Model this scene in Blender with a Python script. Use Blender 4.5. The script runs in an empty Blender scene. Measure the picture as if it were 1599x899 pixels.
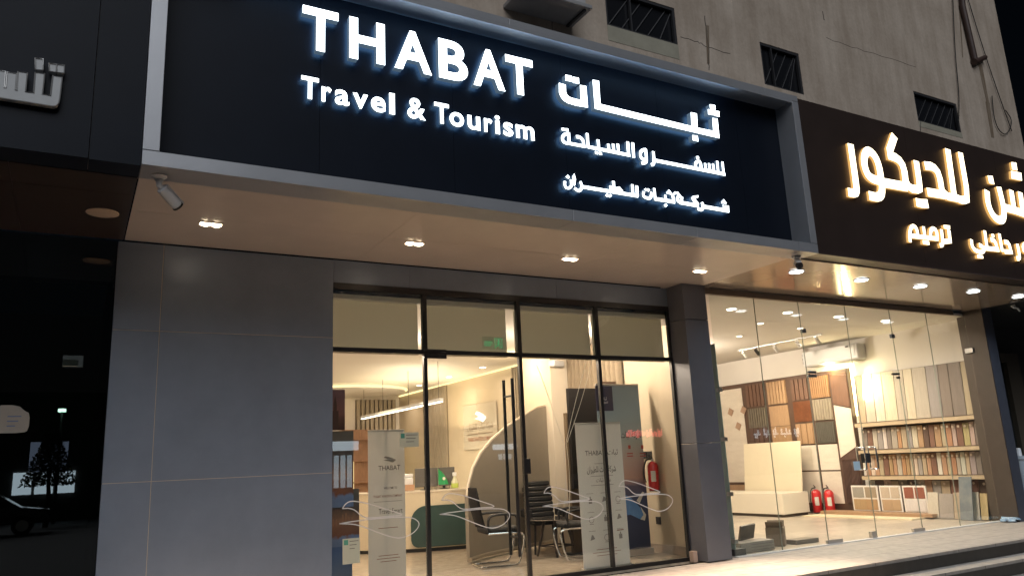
import bpy, bmesh, math, random
from mathutils import Vector, Matrix
from mathutils.geometry import tessellate_polygon
random.seed(7)
PI = math.pi
scene = bpy.context.scene
col = scene.collection

# ------------------------------------------------------------------ camera
W, H, F = 1599.0, 899.0, 1207.345
CAM = Vector((-0.09913, -5.78137, 1.30029))
RT = Vector((0.87273449, -0.48604, -0.04582177)).normalized()
UP = Vector((-0.06810024, -0.21414557, 0.97442498)).normalized()
FW = RT.cross(UP) * -1.0
if FW.y < 0: FW = -FW
cd = bpy.data.cameras.new('camera'); cam = bpy.data.objects.new('camera', cd); col.objects.link(cam)
cd.sensor_fit = 'HORIZONTAL'; cd.sensor_width = 36.0; cd.lens = F / W * 36.0
cd.clip_start = 0.05; cd.clip_end = 600.0
m = Matrix((RT, UP, -FW)).transposed().to_4x4(); m.translation = CAM
cam.matrix_world = m
scene.camera = cam

# ------------------------------------------------------------------ world, sun (street light of the night), exposure
SUN_EL, SUN_AZ = math.radians(38), math.radians(200)
w = bpy.data.worlds.new('World'); scene.world = w; w.use_nodes = True
nt = w.node_tree; bg = nt.nodes['Background']
sky = nt.nodes.new('ShaderNodeTexSky'); sky.sky_type = 'NISHITA'; sky.sun_disc = False
sky.sun_elevation = SUN_EL; sky.sun_rotation = SUN_AZ
nt.links.new(sky.outputs[0], bg.inputs[0]); bg.inputs[1].default_value = 0.0007
sd = bpy.data.lights.new('sun', 'SUN'); so = bpy.data.objects.new('sun', sd); col.objects.link(so)
sd.energy = 1.3; sd.angle = math.radians(50); sd.color = (0.93, 0.96, 1.0)
sdir = Vector((math.sin(SUN_AZ) * math.cos(SUN_EL), math.cos(SUN_AZ) * math.cos(SUN_EL), math.sin(SUN_EL)))
so.rotation_euler = sdir.to_track_quat('Z', 'Y').to_euler()
vs = scene.view_settings
scene.display_settings.display_device = 'sRGB'
vs.view_transform = 'Standard'; vs.look = 'None'; vs.exposure = 0.0; vs.gamma = 1.0; vs.use_curve_mapping = False
cy = scene.cycles
cy.max_bounces = 10; cy.diffuse_bounces = 4; cy.glossy_bounces = 4; cy.transmission_bounces = 6; cy.transparent_max_bounces = 24
cy.sample_clamp_indirect = 4.0; cy.caustics_reflective = False; cy.caustics_refractive = False
cy.use_denoising = True

# ------------------------------------------------------------------ helpers
def at(px, py, ax, val):
    d = FW + RT * ((px - W / 2) / F) - UP * ((py - H / 2) / F)
    i = 'xyz'.index(ax); t = (val - CAM[i]) / d[i]
    return CAM + d * t

MATS = {}
def mat(name, c, rough=0.5, metal=0.0, spec=0.5, var=0.0, vscale=6.0, stretch=None, emit=None, estr=0.0, bump=0.0, bscale=60.0, coat=0.0, c2=None):
    if name in MATS: return MATS[name]
    M = bpy.data.materials.new(name); M.use_nodes = True; t = M.node_tree; b = t.nodes['Principled BSDF']
    b.inputs['Base Color'].default_value = (*c, 1); b.inputs['Roughness'].default_value = rough
    b.inputs['Metallic'].default_value = metal; b.inputs['Specular IOR Level'].default_value = spec
    b.inputs['Coat Weight'].default_value = coat; b.inputs['Coat Roughness'].default_value = 0.08
    if var or c2 or bump:
        tc = t.nodes.new('ShaderNodeTexCoord'); mp = t.nodes.new('ShaderNodeMapping')
        t.links.new(tc.outputs['Object'], mp.inputs[0])
        if stretch: mp.inputs['Scale'].default_value = stretch
    if var or c2:
        n = t.nodes.new('ShaderNodeTexNoise'); n.inputs['Scale'].default_value = vscale; n.inputs['Detail'].default_value = 8
        n.inputs['Roughness'].default_value = 0.62
        t.links.new(mp.outputs[0], n.inputs[0])
        r = t.nodes.new('ShaderNodeValToRGB'); e = r.color_ramp.elements
        e[0].position = 0.3; e[1].position = 0.7
        lo = c2 if c2 else tuple(x * (1 - var) for x in c); hi = c if c2 else tuple(min(1, x * (1 + var)) for x in c)
        e[0].color = (*lo, 1); e[1].color = (*hi, 1)
        t.links.new(n.outputs[0], r.inputs[0]); t.links.new(r.outputs[0], b.inputs['Base Color'])
    if bump:
        n2 = t.nodes.new('ShaderNodeTexNoise'); n2.inputs['Scale'].default_value = bscale; n2.inputs['Detail'].default_value = 5
        t.links.new(mp.outputs[0], n2.inputs[0])
        bp = t.nodes.new('ShaderNodeBump'); bp.inputs['Strength'].default_value = bump; bp.inputs['Distance'].default_value = 0.01
        t.links.new(n2.outputs[0], bp.inputs['Height']); t.links.new(bp.outputs[0], b.inputs['Normal'])
    if emit:
        b.inputs['Emission Color'].default_value = (*emit, 1); b.inputs['Emission Strength'].default_value = estr
    MATS[name] = M
    return M

def glass_mat(name, tint=(0.93, 0.96, 0.94), boost=1.0):
    if name in MATS: return MATS[name]
    M = bpy.data.materials.new(name); M.use_nodes = True; t = M.node_tree
    for n in list(t.nodes): t.nodes.remove(n)
    o = t.nodes.new('ShaderNodeOutputMaterial'); mx = t.nodes.new('ShaderNodeMixShader')
    tr = t.nodes.new('ShaderNodeBsdfTransparent'); tr.inputs[0].default_value = (*tint, 1)
    gl = t.nodes.new('ShaderNodeBsdfGlossy'); gl.inputs['Roughness'].default_value = 0.0
    gl.inputs[0].default_value = (1, 1, 1, 1)
    fr = t.nodes.new('ShaderNodeFresnel'); fr.inputs[0].default_value = 1.5
    mu = t.nodes.new('ShaderNodeMath'); mu.operation = 'MULTIPLY'; mu.inputs[1].default_value = boost; mu.use_clamp = True
    # both sides of the pane reflect as from air
    ge = t.nodes.new('ShaderNodeNewGeometry'); mi = t.nodes.new('ShaderNodeMath'); mi.operation = 'MULTIPLY_ADD'
    t.links.new(ge.outputs['Backfacing'], mi.inputs[0]); mi.inputs[1].default_value = 1 / 1.5 - 1.5; mi.inputs[2].default_value = 1.5
    t.links.new(mi.outputs[0], fr.inputs[0])
    t.links.new(fr.outputs[0], mu.inputs[0]); t.links.new(mu.outputs[0], mx.inputs[0])
    t.links.new(tr.outputs[0], mx.inputs[1]); t.links.new(gl.outputs[0], mx.inputs[2]); t.links.new(mx.outputs[0], o.inputs[0])
    MATS[name] = M
    return M

def wood_mat(name, c, dark=0.55, scale=5.0, rough=0.45, axis=2):
    if name in MATS: return MATS[name]
    g_ = .3 * c[0] + .6 * c[1] + .1 * c[2]; c = tuple(x * .74 + g_ * .26 for x in c)
    st = [14, 14, 14]; st[axis] = 0.9
    return mat(name, c, rough, c2=tuple(x * dark for x in c), vscale=scale, stretch=tuple(st), bump=0.05, bscale=40)

def emis(name, c, s):
    if name in MATS: return MATS[name]
    M = bpy.data.materials.new(name); M.use_nodes = True; t = M.node_tree
    for n in list(t.nodes): t.nodes.remove(n)
    o = t.nodes.new('ShaderNodeOutputMaterial'); e = t.nodes.new('ShaderNodeEmission')
    e.inputs[0].default_value = (*c, 1); e.inputs[1].default_value = s
    t.links.new(e.outputs[0], o.inputs[0]); MATS[name] = M
    return M

def strip_mat(name, stops, axis=2, lo=0.0, hi=1.0, noise=0.08, nscale=6.0):
    """printed picture: colour bands along one axis of the print, with blotches"""
    if name in MATS: return MATS[name]
    M = bpy.data.materials.new(name); M.use_nodes = True; t = M.node_tree; b = t.nodes['Principled BSDF']
    tc = t.nodes.new('ShaderNodeTexCoord'); sp = t.nodes.new('ShaderNodeSeparateXYZ'); t.links.new(tc.outputs['Generated'], sp.inputs[0])
    n = t.nodes.new('ShaderNodeTexNoise'); n.inputs['Scale'].default_value = nscale; n.inputs['Detail'].default_value = 6
    t.links.new(tc.outputs['Object'], n.inputs[0])
    ma = t.nodes.new('ShaderNodeMath'); ma.operation = 'MULTIPLY_ADD'; ma.inputs[1].default_value = noise
    t.links.new(n.outputs[0], ma.inputs[0]); t.links.new(sp.outputs[axis], ma.inputs[2])
    r = t.nodes.new('ShaderNodeValToRGB'); e = r.color_ramp.elements
    while len(e) < len(stops): e.new(0.5)
    for i, (p, c) in enumerate(stops): e[i].position = p; e[i].color = (*c, 1)
    t.links.new(ma.outputs[0], r.inputs[0]); t.links.new(r.outputs[0], b.inputs['Base Color'])
    b.inputs['Roughness'].default_value = 0.35
    MATS[name] = M
    return M

class MB:
    """collects shapes in world coordinates; build() links them as ONE mesh object"""
    def __init__(s): s.v = []; s.f = []
    def add(s, vs_, fs_):
        b = len(s.v); s.v += [Vector(q) for q in vs_]; s.f += [tuple(b + i for i in f) for f in fs_]; return s
    def box(s, x0, x1, y0, y1, z0, z1):
        return s.obox(Vector(((x0 + x1) / 2, (y0 + y1) / 2, (z0 + z1) / 2)), Vector((1, 0, 0)), Vector((0, 1, 0)), Vector((0, 0, 1)), abs(x1 - x0), abs(y1 - y0), abs(z1 - z0))
    def obox(s, c, ax, ay, az, lx, ly, lz):
        c = Vector(c); v = []
        for i in (-1, 1):
            for j in (-1, 1):
                for k in (-1, 1): v.append(c + ax * (i * lx / 2) + ay * (j * ly / 2) + az * (k * lz / 2))
        return s.add(v, [(0, 1, 3, 2), (4, 6, 7, 5), (0, 4, 5, 1), (2, 3, 7, 6), (0, 2, 6, 4), (1, 5, 7, 3)])
    def cyl(s, p0, p1, r0, r1=None, n=16, caps=True):
        p0, p1 = Vector(p0), Vector(p1); r1 = r0 if r1 is None else r1
        d = (p1 - p0).normalized(); a = d.orthogonal().normalized(); b = d.cross(a)
        v = []
        for p, r in ((p0, r0), (p1, r1)):
            for i in range(n):
                t = 2 * PI * i / n; v.append(p + a * (r * math.cos(t)) + b * (r * math.sin(t)))
        f = [(i, (i + 1) % n, n + (i + 1) % n, n + i) for i in range(n)]
        if caps: f += [tuple(range(n - 1, -1, -1)), tuple(range(n, 2 * n))]
        return s.add(v, f)
    def tube(s, pts, r, n=8, closed=False):
        pts = [Vector(p) for p in pts]; N = len(pts); v = []; prev = None
        for i, p in enumerate(pts):
            if closed: d = pts[(i + 1) % N] - pts[i - 1]
            else: d = pts[min(i + 1, N - 1)] - pts[max(i - 1, 0)]
            d.normalize()
            a = d.orthogonal().normalized() if prev is None else (prev - d * prev.dot(d)).normalized()
            prev = a; b = d.cross(a)
            rr = r[i] if isinstance(r, (list, tuple)) else r
            for k in range(n):
                t = 2 * PI * k / n; v.append(p + a * (rr * math.cos(t)) + b * (rr * math.sin(t)))
        f = []
        for i in range(N if closed else N - 1):
            j = (i + 1) % N
            for k in range(n): f.append((i * n + k, i * n + (k + 1) % n, j * n + (k + 1) % n, j * n + k))
        if not closed: f += [tuple(range(n - 1, -1, -1)), tuple((N - 1) * n + k for k in range(n))]
        return s.add(v, f)
    def prism(s, pts, depth):
        """pts: planar loop of world points (front), depth: vector to the back face"""
        pts = [Vector(p) for p in pts]; n = len(pts); depth = Vector(depth)
        tris = tessellate_polygon([pts])
        f = [tuple(t) for t in tris] + [tuple(n + i for i in reversed(t)) for t in tris]
        f += [(i, (i + 1) % n, n + (i + 1) % n, n + i) for i in range(n)]
        return s.add(pts + [p + depth for p in pts], f)
    def lathe(s, c, prof, n=24):
        c = Vector(c); v = []
        for r, z in prof:
            for i in range(n): v.append(c + Vector((r * math.cos(2 * PI * i / n), r * math.sin(2 * PI * i / n), z)))
        f = []
        for j in range(len(prof) - 1):
            for i in range(n): f.append((j * n + i, j * n + (i + 1) % n, (j + 1) * n + (i + 1) % n, (j + 1) * n + i))
        f += [tuple(range(n - 1, -1, -1)), tuple((len(prof) - 1) * n + i for i in range(n))]
        return s.add(v, f)
    def build(s, name, material, parent=None, bevel=0.0, smooth=False, loc=None, fix=True):
        off = Vector((0, 0, 0))
        if parent is not None:
            p = parent
            while p is not None: off += p.location; p = p.parent
        elif loc is not None: off = Vector(loc)
        me = bpy.data.meshes.new(name); me.from_pydata([v - off for v in s.v], [], s.f); me.update()
        if fix:
            bm = bmesh.new(); bm.from_mesh(me); bmesh.ops.recalc_face_normals(bm, faces=bm.faces); bm.to_mesh(me); bm.free()
        if smooth:
            for p in me.polygons: p.use_smooth = True
            try: me.set_sharp_from_angle(angle=math.radians(40))
            except Exception: pass
        o = bpy.data.objects.new(name, me); col.objects.link(o)
        if material is not None: me.materials.append(material)
        if parent is not None: o.parent = parent
        elif loc is not None: o.location = loc
        if bevel:
            b = o.modifiers.new('bevel', 'BEVEL'); b.width = bevel; b.segments = 2; b.limit_method = 'ANGLE'; b.angle_limit = math.radians(50)
            b.harden_normals = False
        return o

def tag(o, label=None, cat=None, group=None, kind=None):
    if label: o['label'] = label
    if cat: o['category'] = cat
    if group: o['group'] = group
    if kind: o['kind'] = kind
    elif cat: o['kind'] = 'thing'
    return o
def thing(name, label, cat, loc=(0, 0, 0), group=None):
    o = bpy.data.objects.new(name, None); col.objects.link(o); o.location = loc; o.empty_display_size = 0.1
    return tag(o, label, cat, group)
def copy_tree(o, parent=None):
    c = o.copy(); col.objects.link(c)
    if parent is not None: c.parent = parent
    for ch in list(o.children): copy_tree(ch, c)
    return c
def struct(o): o['kind'] = 'structure'; return o
def bx(x0, x1, y0, y1, z0, z1): return MB().box(x0, x1, y0, y1, z0, z1)
POWER = 4.0
def lamp(name, kind, loc, energy, color, parent=None, size=0.1, direction=(0, 0, -1), angle=None, blend=0.5):
    d = bpy.data.lights.new(name, kind); d.energy = energy * POWER; d.color = color
    if kind == 'AREA': d.shape = 'DISK'; d.size = size
    else: d.shadow_soft_size = size
    if kind == 'SPOT': d.spot_size = math.radians(angle or 90); d.spot_blend = blend
    o = bpy.data.objects.new(name, d); col.objects.link(o)
    off = Vector((0, 0, 0)); p = parent
    while p is not None: off += p.location; p = p.parent
    o.parent = parent; o.location = Vector(loc) - off
    o.rotation_euler = Vector(direction).to_track_quat('-Z', 'Y').to_euler()
    return o

# ---- writing
FORMS = {'ا': 'FE8D FE8E', 'ب': 'FE8F FE90 FE91 FE92', 'ة': 'FE93 FE94', 'ت': 'FE95 FE96 FE97 FE98', 'ث': 'FE99 FE9A FE9B FE9C',
         'د': 'FEA9 FEAA', 'ر': 'FEAD FEAE', 'س': 'FEB1 FEB2 FEB3 FEB4', 'ش': 'FEB5 FEB6 FEB7 FEB8', 'ط': 'FEC1 FEC2 FEC3 FEC4',
         'ك': 'FED9 FEDA FEDB FEDC', 'ل': 'FEDD FEDE FEDF FEE0', 'م': 'FEE1 FEE2 FEE3 FEE4', 'ن': 'FEE5 FEE6 FEE7 FEE8',
         'ه': 'FEE9 FEEA FEEB FEEC', 'و': 'FEED FEEE', 'ي': 'FEF1 FEF2 FEF3 FEF4', 'ف': 'FED1 FED2 FED3 FED4', 'ح': 'FEA1 FEA2 FEA3 FEA4'}
def ar(s):
    out = []
    for i, ch in enumerate(s):
        if ch not in FORMS: out.append(ch); continue
        fm = FORMS[ch].split(); prev = s[i - 1] if i else ' '; nxt = s[i + 1] if i + 1 < len(s) else ' '
        pj = prev in FORMS and len(FORMS[prev].split()) == 4; nj = nxt in FORMS and len(fm) == 4
        k = (3 if nj else 1) if pj else (2 if nj else 0)
        out.append(chr(int(fm[k], 16)))
    return ''.join(reversed(out))
def text_geo(body, bold=0.0, res=4):
    c = bpy.data.curves.new('text', 'FONT'); c.body = body; c.offset = bold; c.resolution_u = res
    o = bpy.data.objects.new('text', c); col.objects.link(o)
    dg = bpy.context.evaluated_depsgraph_get(); ev = o.evaluated_get(dg); me = ev.to_mesh()
    v = [Vector(q.co) for q in me.vertices]; f = [tuple(p.vertices) for p in me.polygons]
    ev.to_mesh_clear(); bpy.data.objects.remove(o); bpy.data.curves.remove(c)
    return v, f
def printed(mb, body, origin, u, v, height, width=None, bold=0.0, align='C', cap=0.727):
    """flat lettering: origin = centre (or left) of the baseline, u/v unit vectors on the surface"""
    vs_, fs_ = text_geo(body, bold, 3)
    if not vs_: return
    x0 = min(q.x for q in vs_); x1 = max(q.x for q in vs_); s = height / cap
    sx = s if width is None else width / max(1e-6, x1 - x0)
    dx = -(x0 + x1) / 2 if align == 'C' else -x0
    mb.add([Vector(origin) + u * ((q.x + dx) * sx) + v * (q.y * s) for q in vs_], fs_)
def solid_text(mb, body, x0, x1, zb, zc, yf, yb, bold=0.012, cap=0.727):
    vs_, fs_ = text_geo(body, bold, 6)
    a = min(q.x for q in vs_); b = max(q.x for q in vs_); sx = (x1 - x0) / (b - a); sz = (zc - zb) / cap
    P = [Vector((x0 + (q.x - a) * sx, 0, zb + q.y * sz)) for q in vs_]
    n = len(P); cnt = {}
    for f in fs_:
        for i in range(len(f)):
            e = (f[i], f[(i + 1) % len(f)]); cnt[e] = cnt.get(e, 0) + 1
    # weld: the fill and the outline of a font mesh may repeat vertices
    key = {}; rep = []
    for i, p in enumerate(P):
        k = (round(p.x, 5), round(p.z, 5)); rep.append(key.setdefault(k, i))
    fs2 = []
    for f in fs_:
        g = []
        for i in f:
            if rep[i] not in g: g.append(rep[i])
        if len(g) > 2: fs2.append(tuple(g))
    ed = {}
    for f in fs2:
        for i in range(len(f)):
            e = (f[i], f[(i + 1) % len(f)]); k = tuple(sorted(e)); ed.setdefault(k, []).append(e)
    fr = [p + Vector((0, yf, 0)) for p in P]; bk = [p + Vector((0, yb, 0)) for p in P]
    F = list(fs2) + [tuple(n + i for i in reversed(f)) for f in fs2]
    for k, l in ed.items():
        if len(l) == 1: a_, b_ = l[0]; F.append((a_, b_, n + b_, n + a_))
    mb.add(fr + bk, F)
def face_split(o, front, side, back):
    """front / side / back materials of a built-up letter"""
    me = o.data; me.materials.clear()
    for q in (front, side, back): me.materials.append(q)
    ys = [v.co.y for v in me.vertices]; mid = (min(ys) + max(ys)) / 2
    for p in me.polygons:
        p.material_index = 1 if abs(p.normal.y) < 0.7 else (0 if p.center.y < mid else 2)
def ribbon(pts, wdt, closed=False, cap=0.5):
    """centre line -> list of outline polygons (one quad per piece with overlap-free joins by mitre)"""
    n = len(pts); L = []; R = []
    for i in range(n):
        if closed: a, b = pts[i - 1], pts[(i + 1) % n]
        else: a, b = pts[max(i - 1, 0)], pts[min(i + 1, n - 1)]
        p = pts[i]
        d0 = (p - a); d1 = (b - p)
        if d0.length < 1e-9: d0 = d1
        if d1.length < 1e-9: d1 = d0
        d0 = d0.normalized(); d1 = d1.normalized()
        t = (d0 + d1)
        t = t.normalized() if t.length > 1e-6 else d0
        nrm = Vector((-t.y, t.x)); n0 = Vector((-d0.y, d0.x))
        k = 1.0 / max(0.5, nrm.dot(n0))
        q = p.copy()
        if not closed and i == 0: q = p - d1 * (wdt * (cap - 0.5))
        if not closed and i == n - 1: q = p + d0 * (wdt * (cap - 0.5))
        L.append(q + nrm * (wdt / 2 * k)); R.append(q - nrm * (wdt / 2 * k))
    return L, R
def smooth2(pts, it=2, closed=False):
    for _ in range(it):
        out = [] if closed else [pts[0]]
        rng = range(len(pts)) if closed else range(len(pts) - 1)
        for i in rng:
            a, b = pts[i], pts[(i + 1) % len(pts)]
            out += [a * 0.75 + b * 0.25, a * 0.25 + b * 0.75]
        if not closed: out.append(pts[-1])
        pts = out
    return pts
class Trace:
    """letters measured on the sign plane y = yf, in zoomed photo pixels"""
    def __init__(s, ox, oy, sc, yf, yb, wpx):
        s.ox, s.oy, s.sc, s.yf, s.yb, s.w = ox, oy, sc, yf, yb, wpx; s.k = 0
    def P(s, q):
        a = at(s.ox + q[0] / s.sc, s.oy + q[1] / s.sc, 'y', s.yf); return Vector((a.x, a.z))
    def W_(s, q, w=None):
        a = s.P(q); b = s.P((q[0], q[1] + (w or s.w))); c = s.P((q[0] + (w or s.w), q[1]))
        return ((a - b).length + (a - c).length) / 2
    def y(s): s.k += 1; return s.yf - 0.0006 * (s.k % 9)
    def poly(s, mb, pts):
        y = s.y(); mb.prism([Vector((p.x, y, p.y)) for p in map(s.P, pts)], (0, s.yb - y, 0))
    def stroke(s, mb, pts, w=None, closed=False, sm=0):
        q = [s.P(p) for p in pts]; ww = s.W_(pts[len(pts) // 2], w)
        if sm: q = smooth2(q, sm, closed)
        L, R = ribbon(q, ww, closed); n = len(q); y = s.y(); yb = s.yb
        v = [Vector((p.x, y, p.y)) for p in L] + [Vector((p.x, y, p.y)) for p in R]
        v += [Vector((p.x, yb, p.z)) for p in v[:2 * n]]
        f = []; rng = range(n) if closed else range(n - 1)
        for i in rng:
            j = (i + 1) % n
            f += [(i, j, n + j, n + i), (2 * n + i, 3 * n + i, 3 * n + j, 2 * n + j), (i, 2 * n + i, 2 * n + j, j), (n + i, n + j, 3 * n + j, 3 * n + i)]
        if not closed: f += [(0, n, 3 * n, 2 * n), (n - 1, 3 * n - 1, 4 * n - 1, 2 * n - 1)]
        mb.add(v, f)

# ------------------------------------------------------------------ materials
SILVER = mat('silver_panel', (0.40, 0.41, 0.44), 0.32, 0.35, var=0.06, vscale=3)
CLAD = mat('dark_grey_cladding', (0.180, 0.222, 0.295), 0.36, 0.25, var=0.10, vscale=2.2, bump=0.03, bscale=90)
NAVY = mat('navy_sign_panel', (0.008, 0.0115, 0.020), 0.42, 0.0, 0.12, var=0.10, vscale=2)
BROWNP = mat('brown_sign_panel', (0.040, 0.027, 0.023), 0.40, 0.0, var=0.12, vscale=2)
SOFF = mat('beige_aluminium_soffit', (0.80, 0.69, 0.61), 0.21, 0.06, var=0.05, vscale=1.5)
PLAST = None
BLACK = mat('black_metal', (0.012, 0.012, 0.013), 0.35, 0.0)
DKPL = mat('black_plastic', (0.018, 0.018, 0.02), 0.5)
CHROME = mat('chrome', (0.75, 0.75, 0.76), 0.14, 1.0)
STEEL = mat('brushed_steel', (0.55, 0.55, 0.56), 0.3, 1.0)
WHITE = mat('white_paint', (0.78, 0.76, 0.73), 0.5, var=0.03, vscale=4)
WHITEPL = mat('white_plastic', (0.75, 0.76, 0.78), 0.35)
WARMW = mat('warm_white_wall', (0.75, 0.71, 0.67), 0.7, var=0.03, vscale=2)
CEIL = mat('white_ceiling', (0.80, 0.77, 0.74), 0.8, var=0.015, vscale=2)
GLASS = glass_mat('clear_glass')
DGLASS = glass_mat('dark_shop_glass', (0.35, 0.38, 0.36), 2.6)
LIT = emis('lit_letter_face', (0.86, 0.95, 1.0), 5.0)
LITS = mat('letter_return', (0.30, 0.36, 0.42), 0.35, 0.2, emit=(0.45, 0.72, 1.0), estr=0.14)
LITB = emis('letter_back_glow', (0.28, 0.60, 1.0), 8)
WLIT = emis('warm_letter_face', (1.0, 0.86, 0.60), 4.0)
WLITS = mat('warm_letter_return', (0.5, 0.36, 0.18), 0.4, emit=(1.0, 0.55, 0.15), estr=0.8)
WLITB = emis('warm_letter_glow', (1.0, 0.55, 0.22), 1.8)

def plaster():
    M = bpy.data.materials.new('weathered_plaster'); M.use_nodes = True; t = M.node_tree; b = t.nodes['Principled BSDF']; L = t.links
    tc = t.nodes.new('ShaderNodeTexCoord')
    def noise(sc, stretch, det=8):
        mp = t.nodes.new('ShaderNodeMapping'); mp.inputs['Scale'].default_value = stretch; L.new(tc.outputs['Object'], mp.inputs[0])
        n = t.nodes.new('ShaderNodeTexNoise'); n.inputs['Scale'].default_value = sc; n.inputs['Detail'].default_value = det; n.inputs['Roughness'].default_value = 0.65
        L.new(mp.outputs[0], n.inputs[0]); return n
    a = noise(1.4, (1, 1, 1)); s = noise(2.0, (3.0, 1, 0.35)); g = noise(26, (1, 1, 1))
    def ramp(n, p0, p1, c0, c1):
        r = t.nodes.new('ShaderNodeValToRGB'); e = r.color_ramp.elements; e[0].position, e[1].position = p0, p1
        e[0].color = (*c0, 1); e[1].color = (*c1, 1); L.new(n.outputs[0], r.inputs[0]); return r
    r1 = ramp(a, 0.3, 0.7, (0.47, 0.385, 0.31), (0.64, 0.545, 0.455))
    r2 = ramp(s, 0.35, 0.62, (0.74, 0.71, 0.68), (1, 1, 1)); r3 = ramp(g, 0.3, 0.75, (0.84, 0.84, 0.84), (1.0, 1.0, 1.0))
    m1 = t.nodes.new('ShaderNodeMix'); m1.data_type = 'RGBA'; m1.blend_type = 'MULTIPLY'; m1.inputs[0].default_value = 0.75
    L.new(r1.outputs[0], m1.inputs[6]); L.new(r2.outputs[0], m1.inputs[7])
    m2 = t.nodes.new('ShaderNodeMix'); m2.data_type = 'RGBA'; m2.blend_type = 'MULTIPLY'; m2.inputs[0].default_value = 1
    L.new(m1.outputs[2], m2.inputs[6]); L.new(r3.outputs[0], m2.inputs[7])
    L.new(m2.outputs[2], b.inputs['Base Color']); b.inputs['Roughness'].default_value = 0.9
    bp = t.nodes.new('ShaderNodeBump'); bp.inputs['Strength'].default_value = 0.25; bp.inputs['Distance'].default_value = 0.01
    L.new(g.outputs[0], bp.inputs['Height']); L.new(bp.outputs[0], b.inputs['Normal'])
    return M
PLAST = plaster()

def tile_mat(name, c, c2, mortar, sx, sy, rough, gap=0.006, bump=0.1, metal=0.0):
    M = bpy.data.materials.new(name); M.use_nodes = True; t = M.node_tree; b = t.nodes['Principled BSDF']; L = t.links
    tc = t.nodes.new('ShaderNodeTexCoord'); br = t.nodes.new('ShaderNodeTexBrick'); br.offset = 0.0; br.squash = 1.0
    L.new(tc.outputs['Object'], br.inputs[0]); br.inputs['Scale'].default_value = 1.0
    br.inputs['Brick Width'].default_value = sx; br.inputs['Row Height'].default_value = sy; br.inputs['Mortar Size'].default_value = gap
    br.inputs['Mortar Smooth'].default_value = 0.2
    br.inputs['Color1'].default_value = (*c, 1); br.inputs['Color2'].default_value = (*c2, 1); br.inputs['Mortar'].default_value = (*mortar, 1)
    n = t.nodes.new('ShaderNodeTexNoise'); n.inputs['Scale'].default_value = 9; n.inputs['Detail'].default_value = 9; L.new(tc.outputs['Object'], n.inputs[0])
    r = t.nodes.new('ShaderNodeValToRGB'); e = r.color_ramp.elements; e[0].position = 0.3; e[1].position = 0.72
    e[0].color = (0.74, 0.73, 0.72, 1); e[1].color = (1.06, 1.05, 1.04, 1); L.new(n.outputs[0], r.inputs[0])
    mx = t.nodes.new('ShaderNodeMix'); mx.data_type = 'RGBA'; mx.blend_type = 'MULTIPLY'; mx.inputs[0].default_value = 1
    L.new(br.outputs[0], mx.inputs[6]); L.new(r.outputs[0], mx.inputs[7]); L.new(mx.outputs[2], b.inputs['Base Color'])
    b.inputs['Roughness'].default_value = rough; b.inputs['Metallic'].default_value = metal
    bp = t.nodes.new('ShaderNodeBump'); bp.inputs['Strength'].default_value = bump; bp.inputs['Distance'].default_value = 0.004; bp.invert = True
    L.new(br.outputs['Fac'], bp.inputs['Height']); L.new(bp.outputs[0], b.inputs['Normal'])
    return M
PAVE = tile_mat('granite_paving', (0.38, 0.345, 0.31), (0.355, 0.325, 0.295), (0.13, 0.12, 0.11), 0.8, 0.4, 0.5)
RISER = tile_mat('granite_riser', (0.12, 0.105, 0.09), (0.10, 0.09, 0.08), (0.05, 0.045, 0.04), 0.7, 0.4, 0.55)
FLOORT = tile_mat('beige_floor_tile', (0.50, 0.42, 0.33), (0.47, 0.40, 0.31), (0.36, 0.30, 0.24), 0.8, 0.8, 0.22, 0.003, 0.05)
FLOORN = tile_mat('sand_floor_tile', (0.33, 0.29, 0.25), (0.48, 0.415, 0.335), (0.38, 0.30, 0.22), 0.6, 0.6, 0.3, 0.003, 0.05)
ASPH = mat('asphalt', (0.05, 0.05, 0.052), 0.85, var=0.3, vscale=30, bump=0.3, bscale=120)

# ------------------------------------------------------------------ main measurements (metres)
D = 2.052            # plane of the travel shop's wall and glass
NG = 1.90            # plane of the neighbour's glass
ZS = 3.50            # underside of the canopy
XL, XR = 0.202, 7.312
SGY = 0.262          # sign panel inside the frame

# ------------------------------------------------------------------ ground
struct(bx(-60, 80, -70, 0.0 - 0.32, -0.6, -0.33).build('street', ASPH))
struct(bx(-14, 26, 0.05, 0.35, -0.6, -0.165).build('pavement_step', PAVE))
struct(bx(-14, 26, 0.35, NG - 0.05, -0.6, 0.0).build('pavement', PAVE))
struct(bx(-14, 26, -0.32, 0.05, -0.6, -0.33).build('kerb_path', PAVE))
# darker stone fronts of the steps
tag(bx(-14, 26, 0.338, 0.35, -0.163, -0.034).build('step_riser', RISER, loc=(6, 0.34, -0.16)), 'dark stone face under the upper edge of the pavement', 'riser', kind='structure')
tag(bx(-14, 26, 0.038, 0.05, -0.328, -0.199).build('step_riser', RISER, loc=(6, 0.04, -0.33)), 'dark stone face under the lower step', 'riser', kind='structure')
struct(bx(0.3, 7.1, D - 0.03, 13.0, -0.02, 0.004).build('floor', FLOORT))
struct(bx(7.36, 13.7, NG - 0.03, 9.2, -0.02, 0.004).build('floor', FLOORN))
struct(bx(-14, 0.3, NG - 0.05, 9, -0.5, 0.0).build('floor', mat('dim_floor', (0.1, 0.09, 0.08), 0.5)))
struct(bx(7.1, 7.36, NG - 0.05, D - 0.03, -0.5, 0.0).build('threshold', PAVE))
tag(bx(7.36, 13.3, NG - 0.06, NG + 0.03, 0.0, 0.012).build('threshold_strip', mat('pale_marble', (0.6, 0.6, 0.58), 0.35, var=0.08, vscale=5), loc=(10, NG, 0)), 'pale marble strip along the foot of the showroom glass', 'threshold', kind='structure')

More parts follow.
